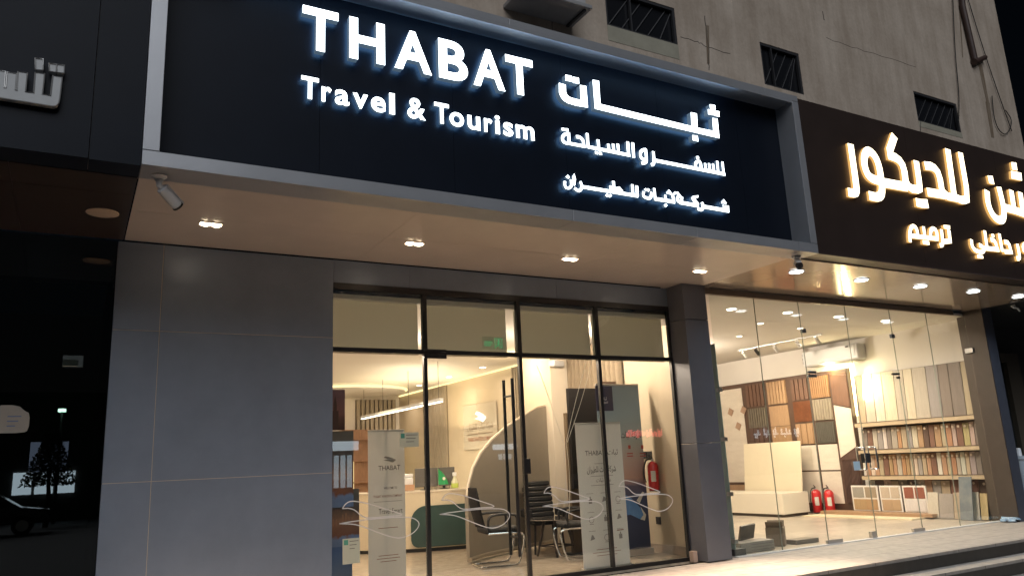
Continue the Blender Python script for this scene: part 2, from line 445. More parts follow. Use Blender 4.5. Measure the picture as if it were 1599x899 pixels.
# ------------------------------------------------------------------ upper building
UW = 0.30
bld = thing('building', 'weathered beige upper storey rising above both lit shop signs', 'building', (6, 3, 3.5))
wins = [(4.731, 5.745, 5.945, 6.42), (7.127, 7.837, 5.742, 6.325), (10.235, 11.29, 5.83, 6.30), (1.0, 2.1, 6.0, 6.5)]
XE = 13.015
xs = sorted({-6.0, XE} | {a for q in wins for a in q[:2]}); 
mb = MB()
for i in range(len(xs) - 1):
    a, b = xs[i], xs[i + 1]
    cut = [q for q in wins if q[0] <= a + 1e-6 and q[1] >= b - 1e-6]
    if cut:
        z0, z1 = cut[0][2], cut[0][3]
        mb.box(a, b, UW, UW + 0.35, 3.62, z0); mb.box(a, b, UW, UW + 0.35, z1, 11.0)
    else: mb.box(a, b, UW, UW + 0.35, 3.62, 11.0)
mb.box(XE - 0.35, XE, UW + 0.352, 9.0, 3.62, 11.0)
wall = mb.build('wall', PLAST, bld)
DARKW = mat('window_dark', (0.012, 0.013, 0.016), 0.25)
BARM = mat('window_bar', (0.045, 0.045, 0.05), 0.5, 0.3)
SILLM = mat('sill_block', (0.36, 0.34, 0.27), 0.9, var=0.12, vscale=5)
for n_, (x0, x1, z0, z1) in enumerate(wins):
    wo = bx(x0, x1, UW + 0.055, UW + 0.075, z0, z1).build('window', DARKW, bld)
    fr = MB(); t_ = 0.035
    fr.box(x0, x1, UW + 0.006, UW + 0.04, z1 - t_, z1); fr.box(x0, x1, UW + 0.006, UW + 0.04, z0, z0 + 0.02)
    fr.box(x0, x0 + 0.025, UW + 0.006, UW + 0.04, z0 + 0.02, z1 - t_); fr.box(x1 - t_, x1, UW + 0.006, UW + 0.04, z0 + 0.02, z1 - t_)
    if n_ != 2: fr.box((x0 + x1) / 2 - .01 - .15, (x0 + x1) / 2 + .01 - .15, UW + 0.008, UW + 0.038, z0 + 0.02, z1 - t_)
    fr.build('window_frame', BARM, wo)
    ba = MB(); k = int((x1 - x0) / 0.17)
    for i in range(k):                                              # slanted burglar bars
        xa = x0 + 0.05 + (x1 - x0 - 0.1) * i / k
        ba.cyl((xa, UW + 0.045, z0 + 0.03), (min(x1 - .03, xa + 0.30), UW + 0.045, z1 - 0.05), 0.007, n=6)
    ba.build('bars', BARM, wo)
    if n_ in (0, 2): bx(x0, x1, UW - 0.004, UW + 0.005, z0 - 0.19 if n_ == 0 else z0 - 0.09, z0 - 0.002).build('sill', SILLM, wo)
# cracks and seams in the plaster of the wall
CRK = mat('wall_crack', (0.09, 0.08, 0.07), 0.9)
def px_line(pts, y, r, n=5, wob=0.0, ax='y'):
    mb = MB()
    P = [at(a, b, ax, y) for a, b in pts]; Q = []
    for i in range(len(P) - 1):
        for k in range(6):
            q = P[i].lerp(P[i + 1], k / 6); Q.append(q + Vector((random.uniform(-wob, wob), 0, random.uniform(-wob, wob))))
    Q.append(P[-1]); mb.tube(Q, r, n); mb.build('crack', CRK, bld)
px_line([(1063, 57), (1090, 66), (1105, 74), (1140, 84)], UW, 0.004, wob=0.012)
px_line([(1100, 25), (1106, 75), (1107, 110)], UW, 0.006, wob=0.01)
px_line([(1284, 18), (1287, 32)], UW, 0.006, wob=0.005)
px_line([(1290, 60), (1350, 80), (1430, 105)], UW, 0.003, wob=0.015)
px_line([(1437, 190), (1437, 205)], UW, 0.008, wob=0.003)
px_line([(862, 30), (862, 55)], UW, 0.004, wob=0.004)

STAIN = mat('rust_stain', (0.17, 0.115, 0.07), 0.95, c2=(0.26, 0.21, 0.16), vscale=9, stretch=(3, 1, 0.5))
for pts, w_ in (([(1104, 40), (1106, 100)], 0.03), ([(1530, 100), (1542, 160), (1550, 215)], 0.06), ([(1498, 10), (1503, 90)], 0.02)):
    P = [at(a, b, 'y', UW) for a, b in pts]; st = MB()
    for i in range(len(P) - 1):
        a, b = P[i], P[i + 1]; st.add([(a.x - w_, UW - .003, a.z), (a.x + w_, UW - .003, a.z), (b.x + w_ * .6, UW - .003, b.z), (b.x - w_ * .6, UW - .003, b.z)], [(0, 1, 2, 3)])
    st.build('rust_streak', STAIN, bld, fix=False)

# air conditioner box hanging on the upper wall
ac = thing('air_conditioner', 'grey boxed air conditioner jutting from the wall over the travel sign', 'air conditioner', (3.9, 0.3, 5.79))
ACM = mat('ac_casing', (0.42, 0.42, 0.43), 0.6, 0.0, var=0.12, vscale=5)
bx(3.47, 4.20, -0.055, UW - 0.003, 5.83, 6.45).build('casing', ACM, ac, bevel=0.01)
bx(3.42, 4.255, -0.085, UW - 0.003, 5.785, 5.828).build('tray', mat('ac_tray', (0.34, 0.34, 0.35), 0.55, 0.3, var=0.1), ac, bevel=0.006)
g = MB()
for i in range(9): g.box(3.50, 4.17, -0.068, -0.056, 5.90 + i * 0.055, 5.93 + i * 0.055)
g.build('grille', BARM, ac)
bx(4.17, 4.195, -0.05, 0.28, 5.76, 5.783).build('bracket', BARM, ac)
# brown waste pipe and hanging cables
pp = MB()
P = [at(1500, -40, 'y', UW - 0.05), at(1503, 10, 'y', UW - 0.05), at(1523, 97, 'y', UW - 0.05), at(1538, 90, 'y', UW - 0.05)]
pp.tube(P[:3], 0.045, 10); pp.tube(P[2:], 0.04, 10)
pp.cyl(P[2] - Vector((0.05, 0, 0.01)), P[2] + Vector((0.06, 0, 0.03)), 0.055, n=10)
tag(pp.build('drain_pipe', mat('brown_pipe', (0.055, 0.03, 0.024), 0.55, var=0.2), smooth=True, loc=P[2]), 'dark brown drain pipe with an elbow on the upper wall near the corner', 'pipe')
CABM = mat('cable_black', (0.03, 0.028, 0.026), 0.7)
for pts, lb in (([(1487, -30), (1489, 30), (1492, 90), (1498, 150), (1497, 190)], 'thin dark cable hanging straight down past the small right window'),
                ([(1506, -20), (1530, 60), (1553, 130), (1580, 205)], 'thin dark cable slanting down to the right beside the brown pipe'),
                ([(1549, 150), (1552, 185), (1560, 205), (1572, 212), (1582, 190), (1570, 172)], 'dark cable coiled in a loop low on the upper wall')):
    c_ = MB(); P = [at(a, b, 'y', UW - 0.025) for a, b in pts]
    c_.tube(smooth2([Vector((q.x, q.y, q.z)) for q in P], 2), 0.007, 6)
    tag(c_.build('wall_cable', CABM, smooth=True, loc=P[-1]), lb, 'cable')

# ------------------------------------------------------------------ travel shop sign
sign = thing('travel_shop_sign', 'navy sign in a deep silver frame with white lit THABAT lettering', 'shop sign', (3.76, 0.1, ZS))
fz0, fz1 = ZS, 5.475
fl, frr, fb, ft = 0.112, 0.105, 0.112, 0.075
FB = 0.298
# silver frame: four mitred bars with panel joints
bx(XL, XL + fl, 0.0, FB, fz0 + fb + 0.004, fz1 + 1.2).build('frame_bar', SILVER, sign, bevel=0.003)
bx(XR - frr, XR, 0.0, FB, fz0 + fb + 0.004, fz1 - ft - 0.004).build('frame_bar', SILVER, sign, bevel=0.003)
for a, b in ((XL, 3.9), (3.904, 5.45), (5.454, XR - 0.32), (XR - 0.316, XR)):
    bx(a, b, 0.0, FB, fz0, fz0 + fb).build('frame_bar', SILVER, sign, bevel=0.003)
for a, b in ((XL + fl + 0.004, 3.3), (3.304, 6.75), (6.754, XR)):
    bx(a, b, 0.0, FB, fz1 - ft, fz1).build('frame_bar', SILVER, sign, bevel=0.003)
bx(XL + fl + .002, XR - frr - .002, .003, FB - .04, fz1 - ft - .008, fz1 - ft - .001).build('frame_lining', mat('polished_lining', (.46, .50, .56), .42, .25), sign)
bx(XL + fl + .002, XR - frr - .002, -.001, .006, fz1 - ft - .030, fz1 - ft - .0005).build('frame_lip', SILVER, sign)
bx(.9, 6.35, .0075, .013, fz1 - ft - .024, fz1 - ft - .012).build('led_strip', emis('blue_led', (.42, .68, 1.0), 11.0), sign)
pn = MB(); xs = [XL + fl, 1.55, 2.8, 4.05, 5.3, 6.5, XR - frr]
for i in range(6): pn.box(xs[i] + (0.0015 if i else 0), xs[i + 1] - 0.0015, SGY, FB + 0.0, fz0 + fb, fz1 - ft)
pn.build('sign_panel', NAVY, sign)
LF, LB = SGY - 0.095, SGY - 0.030       # letter front / back
def zx(px, py): q = at(px, py, 'y', LF); return q
def finish(mb, warm=False, parent=sign):
    o = mb.build('letter', LIT, parent, fix=True)
    face_split(o, WLIT if warm else LIT, WLITS if warm else LITS, WLITB if warm else LITB)
    return o
zb = zx(501.3, 75).z; zc = zx(500, 10).z
zb2 = (zx(808.5, 148).z); zc2 = zx(810, 91).z
zb_, zc_ = (zb + zb2) / 2, (zc + zc2) / 2
for ch, (xa, ya), (xb, yb) in (('T', (473, 9), (528.6, 22)), ('H', (545.5, 50), (601, 70)), ('A', (616.2, 102), (674.5, 119)),
                               ('B', (685, 90), (730.5, 110)), ('A', (739.8, 131.8), (789.3, 144)), ('T', (789, 92), (831.5, 104))):
    mb = MB(); solid_text(mb, ch, zx(xa, ya).x, zx(xb, yb).x, zb_, zc_, LF, LB, 0.027); finish(mb)
lzb = (zx(486, 149.8).z + zx(694, 192).z) / 2; lzc = (zx(486, 115).z + zx(692, 160).z) / 2
K = lambda x, y: (465 + x / 7.995, 105 + y / 7.995)
Lp = lambda x, y: (630 + x / 7.268, 140 + y / 7.268)
for ch, a, b in (('T', K(57, 95), K(275, 130)), ('r', K(312, 300), K(434, 220)), ('a', K(478, 380), K(656, 400)), ('v', K(702, 290), K(890, 320)),
                 ('e', K(930, 410), K(1110, 430)), ('l', K(1158, 430), K(1226, 440)), ('&', Lp(60, 210), Lp(268, 330)), ('T', Lp(365, 145), Lp(530, 180)),
                 ('o', Lp(540, 310), Lp(702, 330)), ('u', Lp(745, 350), Lp(888, 390)), ('r', Lp(934, 400), Lp(1024, 350)), ('i', Lp(1058, 390), Lp(1112, 400)),
                 ('s', Lp(1152, 440), Lp(1262, 460)), ('m', Lp(1297, 480), Lp(1505, 520))):
    mb = MB(); solid_text(mb, ch, zx(*a).x, zx(*b).x, lzb, lzc, LF + 0.03, LB, 0.022); finish(mb)
# Arabic: the large word
A = Trace(860, 100, 7.493, LF, LB, 75); B = Trace(990, 140, 8.987, LF, LB, 75)
mb = MB(); A.poly(mb, [(95, 222), (175, 245), (178, 330), (190, 362), (215, 385), (255, 400), (350, 425), (342, 248), (415, 262), (435, 512), (300, 490), (200, 460), (150, 430), (115, 385), (97, 335)]); finish(mb)
for q in ([(170, 128), (243, 142), (245, 210), (172, 195)], [(255, 152), (327, 165), (332, 235), (258, 222)]):
    mb = MB(); A.poly(mb, q); finish(mb)
def b2a(x, y): return ((990 + x / 8.987 - 860) * 7.493, (140 + y / 8.987 - 100) * 7.493)
mb = MB(); A.poly(mb, [(488, 188), (562, 200), (580, 470)] + [b2a(*q) for q in ((805, 515), (795, 320), (880, 340), (890, 537), (1110, 582), (1098, 400), (1170, 414), (1197, 685))] + [b2a(0, 405), (515, 525)]); finish(mb)
for q in ([(818, 640), (893, 650), (905, 730), (825, 712)], [(1062, 208), (1138, 222), (1142, 285), (1068, 272)], [(1035, 277), (1113, 295), (1117, 362), (1040, 348)], [(1122, 297), (1195, 308), (1197, 385), (1125, 368)]):
    mb = MB(); B.poly(mb, q); finish(mb)
# Arabic: second line
L2 = LF + 0.03
C = Trace(865, 190, 11.236, L2, LB, 48); Dz = Trace(995, 215, 10.66, L2, LB, 43)
mb = MB()
C.stroke(mb, [(258, 215), (195, 217), (150, 262), (150, 330), (188, 372), (262, 385)], sm=2); C.stroke(mb, [(256, 190), (266, 390)]); C.stroke(mb, [(240, 378), (548, 437)])
C.stroke(mb, [(388, 268), (440, 270), (492, 305), (515, 350), (520, 440)], sm=1); finish(mb)
for q in ([(132, 112), (182, 118), (186, 165), (138, 160)], [(195, 120), (245, 125), (252, 175), (200, 168)], [(715, 520), (768, 528), (772, 578), (722, 570)], [(785, 535), (832, 542), (840, 590), (790, 582)]):
    mb = MB(); C.poly(mb, q); finish(mb)
mb = MB()
C.stroke(mb, [(583, 205), (600, 462)]); C.stroke(mb, [(590, 440), (1336, 592)]); C.stroke(mb, [(773, 318), (785, 470)])
for a, b, d in ((950, 393, 500), (1035, 392, 520), (1117, 393, 535)): C.stroke(mb, [(a, b), (a + 14, d)], 44)
C.stroke(mb, [(1290, 355), (1307, 600)]); finish(mb)
mb = MB(); C.stroke(mb, [(1378, 372), (1396, 636)]); finish(mb)
mb = MB(); Dz.stroke(mb, [(150, 200), (85, 205), (52, 245), (56, 325), (92, 362), (152, 368)], sm=2); Dz.stroke(mb, [(140, 190), (155, 380), (142, 420), (70, 425)], sm=1); finish(mb)
mb = MB(); Dz.stroke(mb, [(265, 230), (282, 390), (268, 450), (230, 452)], sm=1); Dz.stroke(mb, [(275, 376), (1462, 612)])
Dz.stroke(mb, [(968, 480), (970, 425), (1000, 398), (1050, 405), (1065, 530)], sm=1)
for a, b, d in ((1125, 428, 545), (1190, 430, 555), (1255, 436, 565), (1330, 388, 580), (1418, 402, 600)): Dz.stroke(mb, [(a, b), (a + 20, d)], 36)
finish(mb)
mb = MB(); Dz.poly(mb, [(978, 312), (1020, 310), (1032, 350), (990, 358)]); finish(mb)
# Arabic: third line, calligraphic
E_ = Trace(870, 260, 11.42, L2, LB, 42); F_ = Trace(1000, 280, 10.66, L2, LB, 40)
mb = MB(); E_.stroke(mb, [(140, 262), (133, 330), (160, 382), (218, 388), (258, 345), (246, 235)], sm=2); finish(mb)
mb = MB(); E_.poly(mb, [(190, 150), (226, 190), (200, 222), (150, 186)]); finish(mb)
mb = MB(); E_.poly(mb, [(268, 190), (305, 125), (332, 230), (318, 335), (300, 350), (290, 290)]); finish(mb)
mb = MB(); E_.stroke(mb, [(410, 268), (440, 345), (425, 410), (385, 445), (305, 388)], 44, sm=2); E_.stroke(mb, [(435, 362), (1440, 528)], 50)
E_.stroke(mb, [(945, 345), (955, 440)], 40); E_.stroke(mb, [(998, 262), (1012, 440)], 50); E_.poly(mb, [(1000, 440), (1040, 375), (1110, 365), (1165, 430), (1180, 480), (1090, 470)])
E_.stroke(mb, [(1340, 320), (1352, 500)], 46); E_.stroke(mb, [(1418, 345), (1432, 530)], 50); finish(mb)
mb = MB(); E_.poly(mb, [(858, 515), (885, 485), (925, 505), (950, 492), (975, 525), (940, 553), (905, 530), (885, 545)]); finish(mb)
mb = MB(); F_.stroke(mb, [(55, 205), (45, 270), (85, 308), (170, 322), (188, 215)], sm=1); finish(mb)
mb = MB(); F_.poly(mb, [(60, 170), (85, 148), (108, 165), (132, 152), (160, 180), (135, 208), (108, 190), (85, 200)]); finish(mb)
mb = MB(); F_.stroke(mb, [(228, 150), (246, 340)], 40); F_.stroke(mb, [(232, 325), (572, 378)], 48); F_.stroke(mb, [(412, 265), (420, 350)], 40); F_.stroke(mb, [(530, 245), (555, 385)], 44); finish(mb)
for q in ([(385, 432), (418, 405), (446, 437), (415, 468)], [(465, 172), (492, 200), (522, 240), (495, 258), (462, 240), (432, 240), (430, 218), (450, 205)], [(548, 232), (575, 203), (598, 220), (620, 205), (645, 235), (620, 258), (595, 240), (572, 255)],
          [(1385, 330), (1405, 358), (1437, 395), (1410, 418), (1385, 398), (1350, 402), (1348, 372), (1368, 358)]):
    mb = MB(); F_.poly(mb, q); finish(mb)
mb = MB(); F_.stroke(mb, [(665, 262), (612, 310), (615, 360), (680, 385), (690, 290)], 44, sm=1); F_.stroke(mb, [(650, 385), (968, 442)], 48); F_.poly(mb, [(962, 268), (965, 298), (905, 325), (970, 400), (965, 445), (905, 425), (850, 325), (860, 285)]); finish(mb)
mb = MB(); F_.stroke(mb, [(1018, 385), (1048, 450), (1020, 515), (950, 488)], 44, sm=2); F_.stroke(mb, [(1045, 455), (1470, 528)], 48)
for a, b, d in ((1378, 425, 510), (1422, 435, 520), (1462, 438, 540)): F_.stroke(mb, [(a, b), (a + 6, d)], 22)
finish(mb)

# ------------------------------------------------------------------ neighbouring shop sign
NSX1 = 15.5
ns = thing('decor_shop_sign', 'dark brown fascia sign with warm lit Arabic lettering right of the silver frame', 'shop sign', (9.5, 0.05, ZS))
pn = MB(); xs = [XR + 0.004, 9.4, 11.5, 13.6, NSX1]
for i in range(4): pn.box(xs[i], xs[i + 1] - 0.003, 0.03, 0.30 - 0.004, ZS + 0.02, 5.47)
pn.build('sign_panel', BROWNP, ns)
bx(XR + 0.004, NSX1, 0.012, 0.03, ZS + 0.0, ZS + 0.02).build('edge_trim', mat('sign_edge', (0.07, 0.05, 0.045), 0.4), ns)
NF, NB = -0.012, 0.020
G = Trace(1310, 200, 6.913, NF, NB, 72); Hh = Trace(1430, 220, 5.994, NF, NB, 57); I = Trace(1400, 330, 8.035, NF, NB, 38)
def fw_(mb): return finish(mb, True, ns)
mb = MB(); G.stroke(mb, [(125, 172), (188, 620), (190, 690), (160, 705), (100, 690)], sm=1); fw_(mb)
mb = MB(); G.stroke(mb, [(470, 580), (330, 540), (278, 430), (268, 310), (310, 235), (385, 290), (432, 400), (458, 560), (470, 700), (430, 752), (325, 728)], sm=2)
fw_(mb)
mb = MB(); G.stroke(mb, [(600, 82), (530, 290), (640, 330), (700, 420), (722, 600)], sm=1); G.stroke(mb, [(472, 588), (735, 636)], 74); G.stroke(mb, [(715, 560), (760, 650), (870, 668), (868, 600), (832, 355)], 66, sm=1); fw_(mb)
mb = MB(); G.poly(mb, [(825, 755), (880, 768), (950, 770), (968, 865), (900, 862), (838, 845)]); fw_(mb)
mb = MB(); Hh.stroke(mb, [(85, 232), (165, 240), (220, 310), (250, 500)], sm=1); Hh.stroke(mb, [(108, 478), (285, 508)])
Hh.stroke(mb, [(298, 78), (362, 540)]); Hh.stroke(mb, [(258, 480), (300, 520), (400, 540)], 52); Hh.stroke(mb, [(415, 110), (490, 540), (440, 560), (370, 530)], 52, sm=1); fw_(mb)
mb = MB(); Hh.stroke(mb, [(665, 465), (672, 590), (722, 705), (790, 752), (825, 720), (822, 620), (775, 432)], 52, sm=2); Hh.stroke(mb, [(822, 622), (925, 650), (1040, 690), (1090, 700)], 48)
Hh.stroke(mb, [(890, 462), (918, 645)], 48); Hh.stroke(mb, [(977, 480), (1005, 670)], 48); Hh.stroke(mb, [(1060, 500), (1092, 700)], 48); fw_(mb)
for q in ([(672, 325), (718, 330), (735, 408), (688, 395)], [(893, 200), (938, 205), (950, 278), (902, 268)], [(890, 282), (985, 300), (993, 373), (895, 352)]):
    mb = MB(); Hh.poly(mb, q); fw_(mb)
mb = MB(); I.stroke(mb, [(172, 385), (162, 290), (180, 200), (215, 180), (252, 215), (270, 310), (200, 305)], sm=1); I.stroke(mb, [(185, 308), (520, 345)]); I.stroke(mb, [(335, 190), (355, 320)])
I.stroke(mb, [(425, 330), (425, 240), (455, 210), (500, 240), (512, 345)], sm=1); fw_(mb)
mb = MB(); I.poly(mb, [(325, 362), (368, 372), (405, 375), (410, 422), (370, 415), (330, 408)]); fw_(mb)
mb = MB(); I.stroke(mb, [(560, 228), (578, 390), (570, 425), (542, 428)], sm=1); I.stroke(mb, [(652, 235), (668, 372), (580, 380)], 44); fw_(mb)
mb = MB(); I.poly(mb, [(585, 172), (625, 175), (665, 180), (668, 226), (628, 222), (592, 214)]); fw_(mb)
mb = MB(); I.stroke(mb, [(940, 352), (945, 430), (985, 490), (1060, 512), (1100, 495), (1085, 445), (1035, 420)], sm=1); I.stroke(mb, [(1105, 242), (1138, 475)]); I.stroke(mb, [(1080, 458), (1285, 480)])
I.stroke(mb, [(1180, 352), (1235, 370), (1265, 480)], sm=1); fw_(mb)
for q in ([(1188, 282), (1220, 288), (1226, 325), (1194, 320)], [(1008, 545), (1080, 552), (1086, 592), (1014, 585)]):
    mb = MB(); I.poly(mb, q); fw_(mb)
mb = MB(); I.stroke(mb, [(1285, 280), (1325, 505)]); fw_(mb)
mb = MB(); I.stroke(mb, [(1350, 382), (1405, 395), (1432, 500)], sm=1); I.stroke(mb, [(1350, 505), (1450, 510)]); fw_(mb)
mb = MB(); I.stroke(mb, [(1515, 408), (1545, 560), (1535, 592), (1508, 590)], sm=1); fw_(mb)
mb = MB(); I.stroke(mb, [(1660, 500), (1600, 500), (1585, 440), (1620, 400), (1655, 430), (1680, 560), (1640, 610)], sm=1); fw_(mb)

# ------------------------------------------------------------------ left shop sign (unlit)
LSN = mat('dark_blue_fascia', (0.0095, 0.0125, 0.020), 0.35, 0.0, 0.10, var=0.1, vscale=2)
ls = thing('dark_shop_sign', 'unlit dark blue fascia with grey metal Arabic letters at the left edge', 'shop sign', (-1.5, 0.05, ZS))
for a, b in ((-6, -2.4), (-2.396, -0.135), (-0.131, XL - 0.004)):
    bx(a, b, 0.03 if b < 0 else 0.045, 0.296, ZS + 0.004, 8.2).build('sign_panel', LSN, ls)
J = Trace(0, 80, 8.175, -0.03, 0.015, 110)
GLET = mat('grey_letter_face', (0.46, 0.47, 0.48), 0.5, 0.1, var=0.08); GEDG = mat('grey_letter_rim', (0.42, 0.42, 0.42), 0.35, 0.5)
main = [(-70, 238), (70, 262), (55, 470), (74, 472), (92, 268), (215, 290), (197, 500), (215, 503), (228, 262), (350, 280), (325, 522), (430, 535), (450, 275), (570, 290), (542, 552), (645, 570), (675, 312), (795, 335), (762, 610), (750, 660), (720, 695), (675, 705), (0, 597), (-300, 545), (-280, 450), (-90, 480)]
mb = MB(); J.poly(mb, main); mb.build('letter', GLET, ls)
rim = MB()
P_ = [Vector((p.x, -0.032, p.y)) for p in map(J.P, main)]; rim.tube(P_, 0.005, 6, closed=True); rim.build('letter_rim', GEDG, ls)
for q in ([(450, 95), (552, 103), (550, 245), (452, 238)], [(625, 160), (720, 172), (718, 272), (630, 262)], [(726, 173), (822, 186), (818, 286), (724, 273)]):
    mb = MB(); J.poly(mb, q); o = mb.build('letter', GLET, ls)
    rim = MB(); rim.tube([Vector((p.x, -0.034, p.y)) for p in map(J.P, q)], 0.005, 6, closed=True); rim.build('letter_rim', GEDG, ls)

# ------------------------------------------------------------------ canopy soffits
cs = thing('canopy_soffit', 'beige metal canopy underside over the travel shop with round camera and twin lights', 'canopy', (3.7, 1.1, ZS))
for a, b in ((XL + 0.004, 2.45), (2.453, 4.95), (4.953, 7.163)):
    bx(a, b, FB + 0.004, 1.1, ZS + 0.003, ZS + 0.02).build('soffit_panel', SOFF, cs)
    bx(a, b, 1.103, D - 0.01, ZS + 0.003, ZS + 0.02).build('soffit_panel', SOFF, cs)
SOFN = mat('showroom_soffit', (0.55, 0.47, 0.40), 0.13, 0.5, var=0.04, vscale=2)
cs2 = thing('canopy_soffit', 'shiny metal canopy underside above the showroom glass with round white lights', 'canopy', (10, 1, ZS))
for a, b in ((7.17, 8.5), (8.503, 9.9), (9.903, 11.3), (11.303, 13.4), (13.403, 17.5)):
    bx(a, b, FB + 0.004, 1.0, ZS + 0.006, ZS + 0.02).build('soffit_panel', SOFN if b < 14 else mat('dark_soffit', (0.05, 0.05, 0.05), 0.3, 0.2), cs2)
    bx(a, b, 1.003, NG + 0.02 if b < 14 else 3.4, ZS + 0.006, ZS + 0.02).build('soffit_panel', SOFN if b < 14 else MATS['dark_soffit'], cs2)
bx(7.165, NSX1, 0.30, FB + 0.002, ZS + 0.004, ZS + 0.02)
DKS = mat('dark_brown_soffit', (0.035, 0.026, 0.022), 0.3, 0.1)
cs3 = thing('canopy_soffit', 'dark brown canopy underside over the unlit shop at the far left', 'canopy', (-2, 1, ZS))
for a, b in ((-6, -3.0), (-2.997, -0.62), (-0.617, 0.195)):
    for c_, d_ in ((0.302, 0.72), (0.723, D - 0.01)):
        bx(a, b, c_, d_, ZS + 0.001, ZS + 0.018).build('soffit_panel', DKS, cs3)
# recessed twin spotlights of the travel shop
WARM = (1.0, 0.75, 0.54)
BULB = emis('warm_bulb', (1.0, 0.80, 0.55), 14.0)
def twin(x, y):
    t = thing('twin_downlight', '', 'downlight', (x, y, ZS), 'warm twin downlights in the travel shop canopy')
    fr = MB()
    for a, b, c_, d_ in ((-.10, .10, -.055, -.047), (-.10, .10, .047, .055), (-.10, -.092, -.047, .047), (.092, .10, -.047, .047)): fr.box(x + a, x + b, y + c_, y + d_, ZS - .006, ZS + .002)
    fr.build('trim', mat('lamp_trim', (0.6, 0.55, 0.5), 0.4), t)
    for s in (-1, 1):
        MB().lathe((x + s * .047, y, ZS), [(.012, -.020), (.032, -.017), (.042, -.011), (.046, -.003)], 18).build('bulb', BULB, t, smooth=True)
    lamp('spot', 'SPOT', (x, y, ZS - .04), 500, WARM, t, 0.04, (0, -.24, -1), 62, 1.0)
    return t
for (x, y), lb in zip(((0.853, 1.262), (2.783, 1.214), (4.645, 1.191), (6.532, 1.14)),
                      ('twin square downlight glowing above the blank grey wall, next to the left camera', 'twin square downlight above the left end of the black framed windows', 'twin square downlight above the middle of the black framed windows', 'twin square downlight nearest the blue grey pillar')):
    twin(x, y)['label'] = lb
COOL = (0.80, 0.90, 1.0)
DISC = emis('white_disc', (0.92, 0.97, 1.0), 9.0)
def disc(x, y, z, label, group, r=0.085, energy=13, color=COOL, m_=DISC, ang=150):
    t = thing('round_downlight', label, 'downlight', (x, y, z), group)
    MB().lathe((x, y, z), [(r, -0.004), (r + .018, -0.004), (r + .018, 0.004), (r, 0.004)], 24).build('rim', WHITEPL, t)
    MB().cyl((x, y, z - .012), (x, y, z - .0045), r - .004, n=24).build('lens', m_, t)
    if energy and ang >= 170: lamp('glow', 'POINT', (x, y, z - .16), energy, color, t, .06)
    elif energy: lamp('spot', 'SPOT', (x, y, z - .05), energy, color, t, r * .8, (0, 0, -1), ang, 0.9)
    return t
for x, y, lb in ((7.80, 0.75, 'round white downlight just beside the right security camera'), (9.115, .79, 'round white downlight second from the right camera in the showroom canopy'), (10.40, .782, 'round white downlight over the middle of the showroom glass'),
                 (11.64, .743, 'round white downlight over the right end of the showroom glass'), (12.866, .746, 'round white downlight nearest the right picture edge')):
    disc(x, y, ZS + .002, lb, 'white round downlights in the showroom canopy')
t = thing('round_downlight', 'unlit round recessed downlight with a pale rim under the dark left canopy', 'downlight', (0.056, 1.337, ZS))
MB().lathe((0.056 - .06, 1.25, ZS), [(0.085, -0.012), (0.125, -0.006), (0.125, 0.0), (0.085, 0.0)], 28).build('rim', mat('tan_rim', (0.55, 0.43, 0.33), 0.45), t, smooth=True)
MB().cyl((0.056 - .06, 1.25, ZS - .006), (0.056 - .06, 1.25, ZS - .002), .084, n=28).build('reflector', mat('dull_reflector', (0.02, 0.016, 0.012), 0.4, 0.2), t)

# security cameras
def cctv(p, aim, name_label, ln=.25):
    p = Vector(p); t = thing('security_camera', name_label, 'security camera', p)
    MB().lathe(p, [(0.052, 0.0), (0.055, -0.012), (0.045, -0.022), (0.03, -0.03), (0.028, -0.05)], 20).build('mount', WHITEPL, t, smooth=True)
    j = p + Vector((0, 0, -.075)); MB().tube([p + Vector((0, 0, -.045)), j, j + Vector(aim) * .05], 0.022, 12).build('arm', WHITEPL, t, smooth=True)
    d = Vector(aim).normalized(); a0 = j + d * .03; a1 = j + d * ln
    o = MB().cyl(a0, a1, 0.041, n=20).build('housing', WHITEPL, t, bevel=0.008, smooth=True)
    up = Vector((0, 0, 1)) - d * d.z; up.normalize(); sd_ = d.cross(up)
    MB().obox((a0 + a1) / 2 + up * .041 + d * .012, d, sd_, up, ln - .015, .062, .008).build('sun_shield', WHITEPL, t, bevel=.003)
    MB().cyl(a1 + d * .001, a1 + d * .012, 0.0425, n=20).build('bezel', DKPL, t)
    MB().cyl(a1 + d * .012, a1 + d * .015, 0.016, n=14).build('lens', mat('camera_lens', (0.03, 0.03, 0.035), 0.05, coat=1.0), t)
    return t
q = at(249, 274, 'z', ZS)
cctv((q.x, q.y, ZS), (0.55, 0.42, -0.42), 'white bullet security camera under the left end of the silver sign frame', .21)
q = at(1247, 399, 'z', ZS)
cctv((q.x, q.y + .04, ZS), (-0.50, -0.55, -0.34), 'white bullet security camera under the right end of the silver sign frame', .17)

# ------------------------------------------------------------------ grey cladding wall and header of the travel shop
OPX = 2.200; PXL = 6.765; ZT, ZH = 2.545, 3.20
cw = thing('cladding_wall', 'blank wall of large dark grey panels left of the black framed glass', 'wall', (1.2, D, 0))
g_ = 0.003
for x0, x1 in ((0.154, 0.548), (0.548, OPX)):
    for z0, z1 in ((0, 1.286), (1.286, 2.652), (2.652, ZS - .01)):
        bx(x0 + (g_ if x0 > .2 else 0), x1 - (g_ if x1 < 1 else 0), D, D + 0.05, z0 + g_, z1 - g_).build('cladding_panel', CLAD, cw, bevel=0.002)
bx(0.16, OPX - .004, D + 0.0035, D + 0.09, 0, ZS - .012).build('backing', mat('joint_sealant', (0.50, 0.43, 0.35), 0.7), cw)
for x0, x1 in ((OPX, 3.06), (3.06, 5.0), (5.0, PXL)):
    bx(x0 + g_ / 2, x1 - g_ / 2, D, D + .05, 3.245, ZS - .01).build('cladding_panel', CLAD, cw, bevel=0.002)
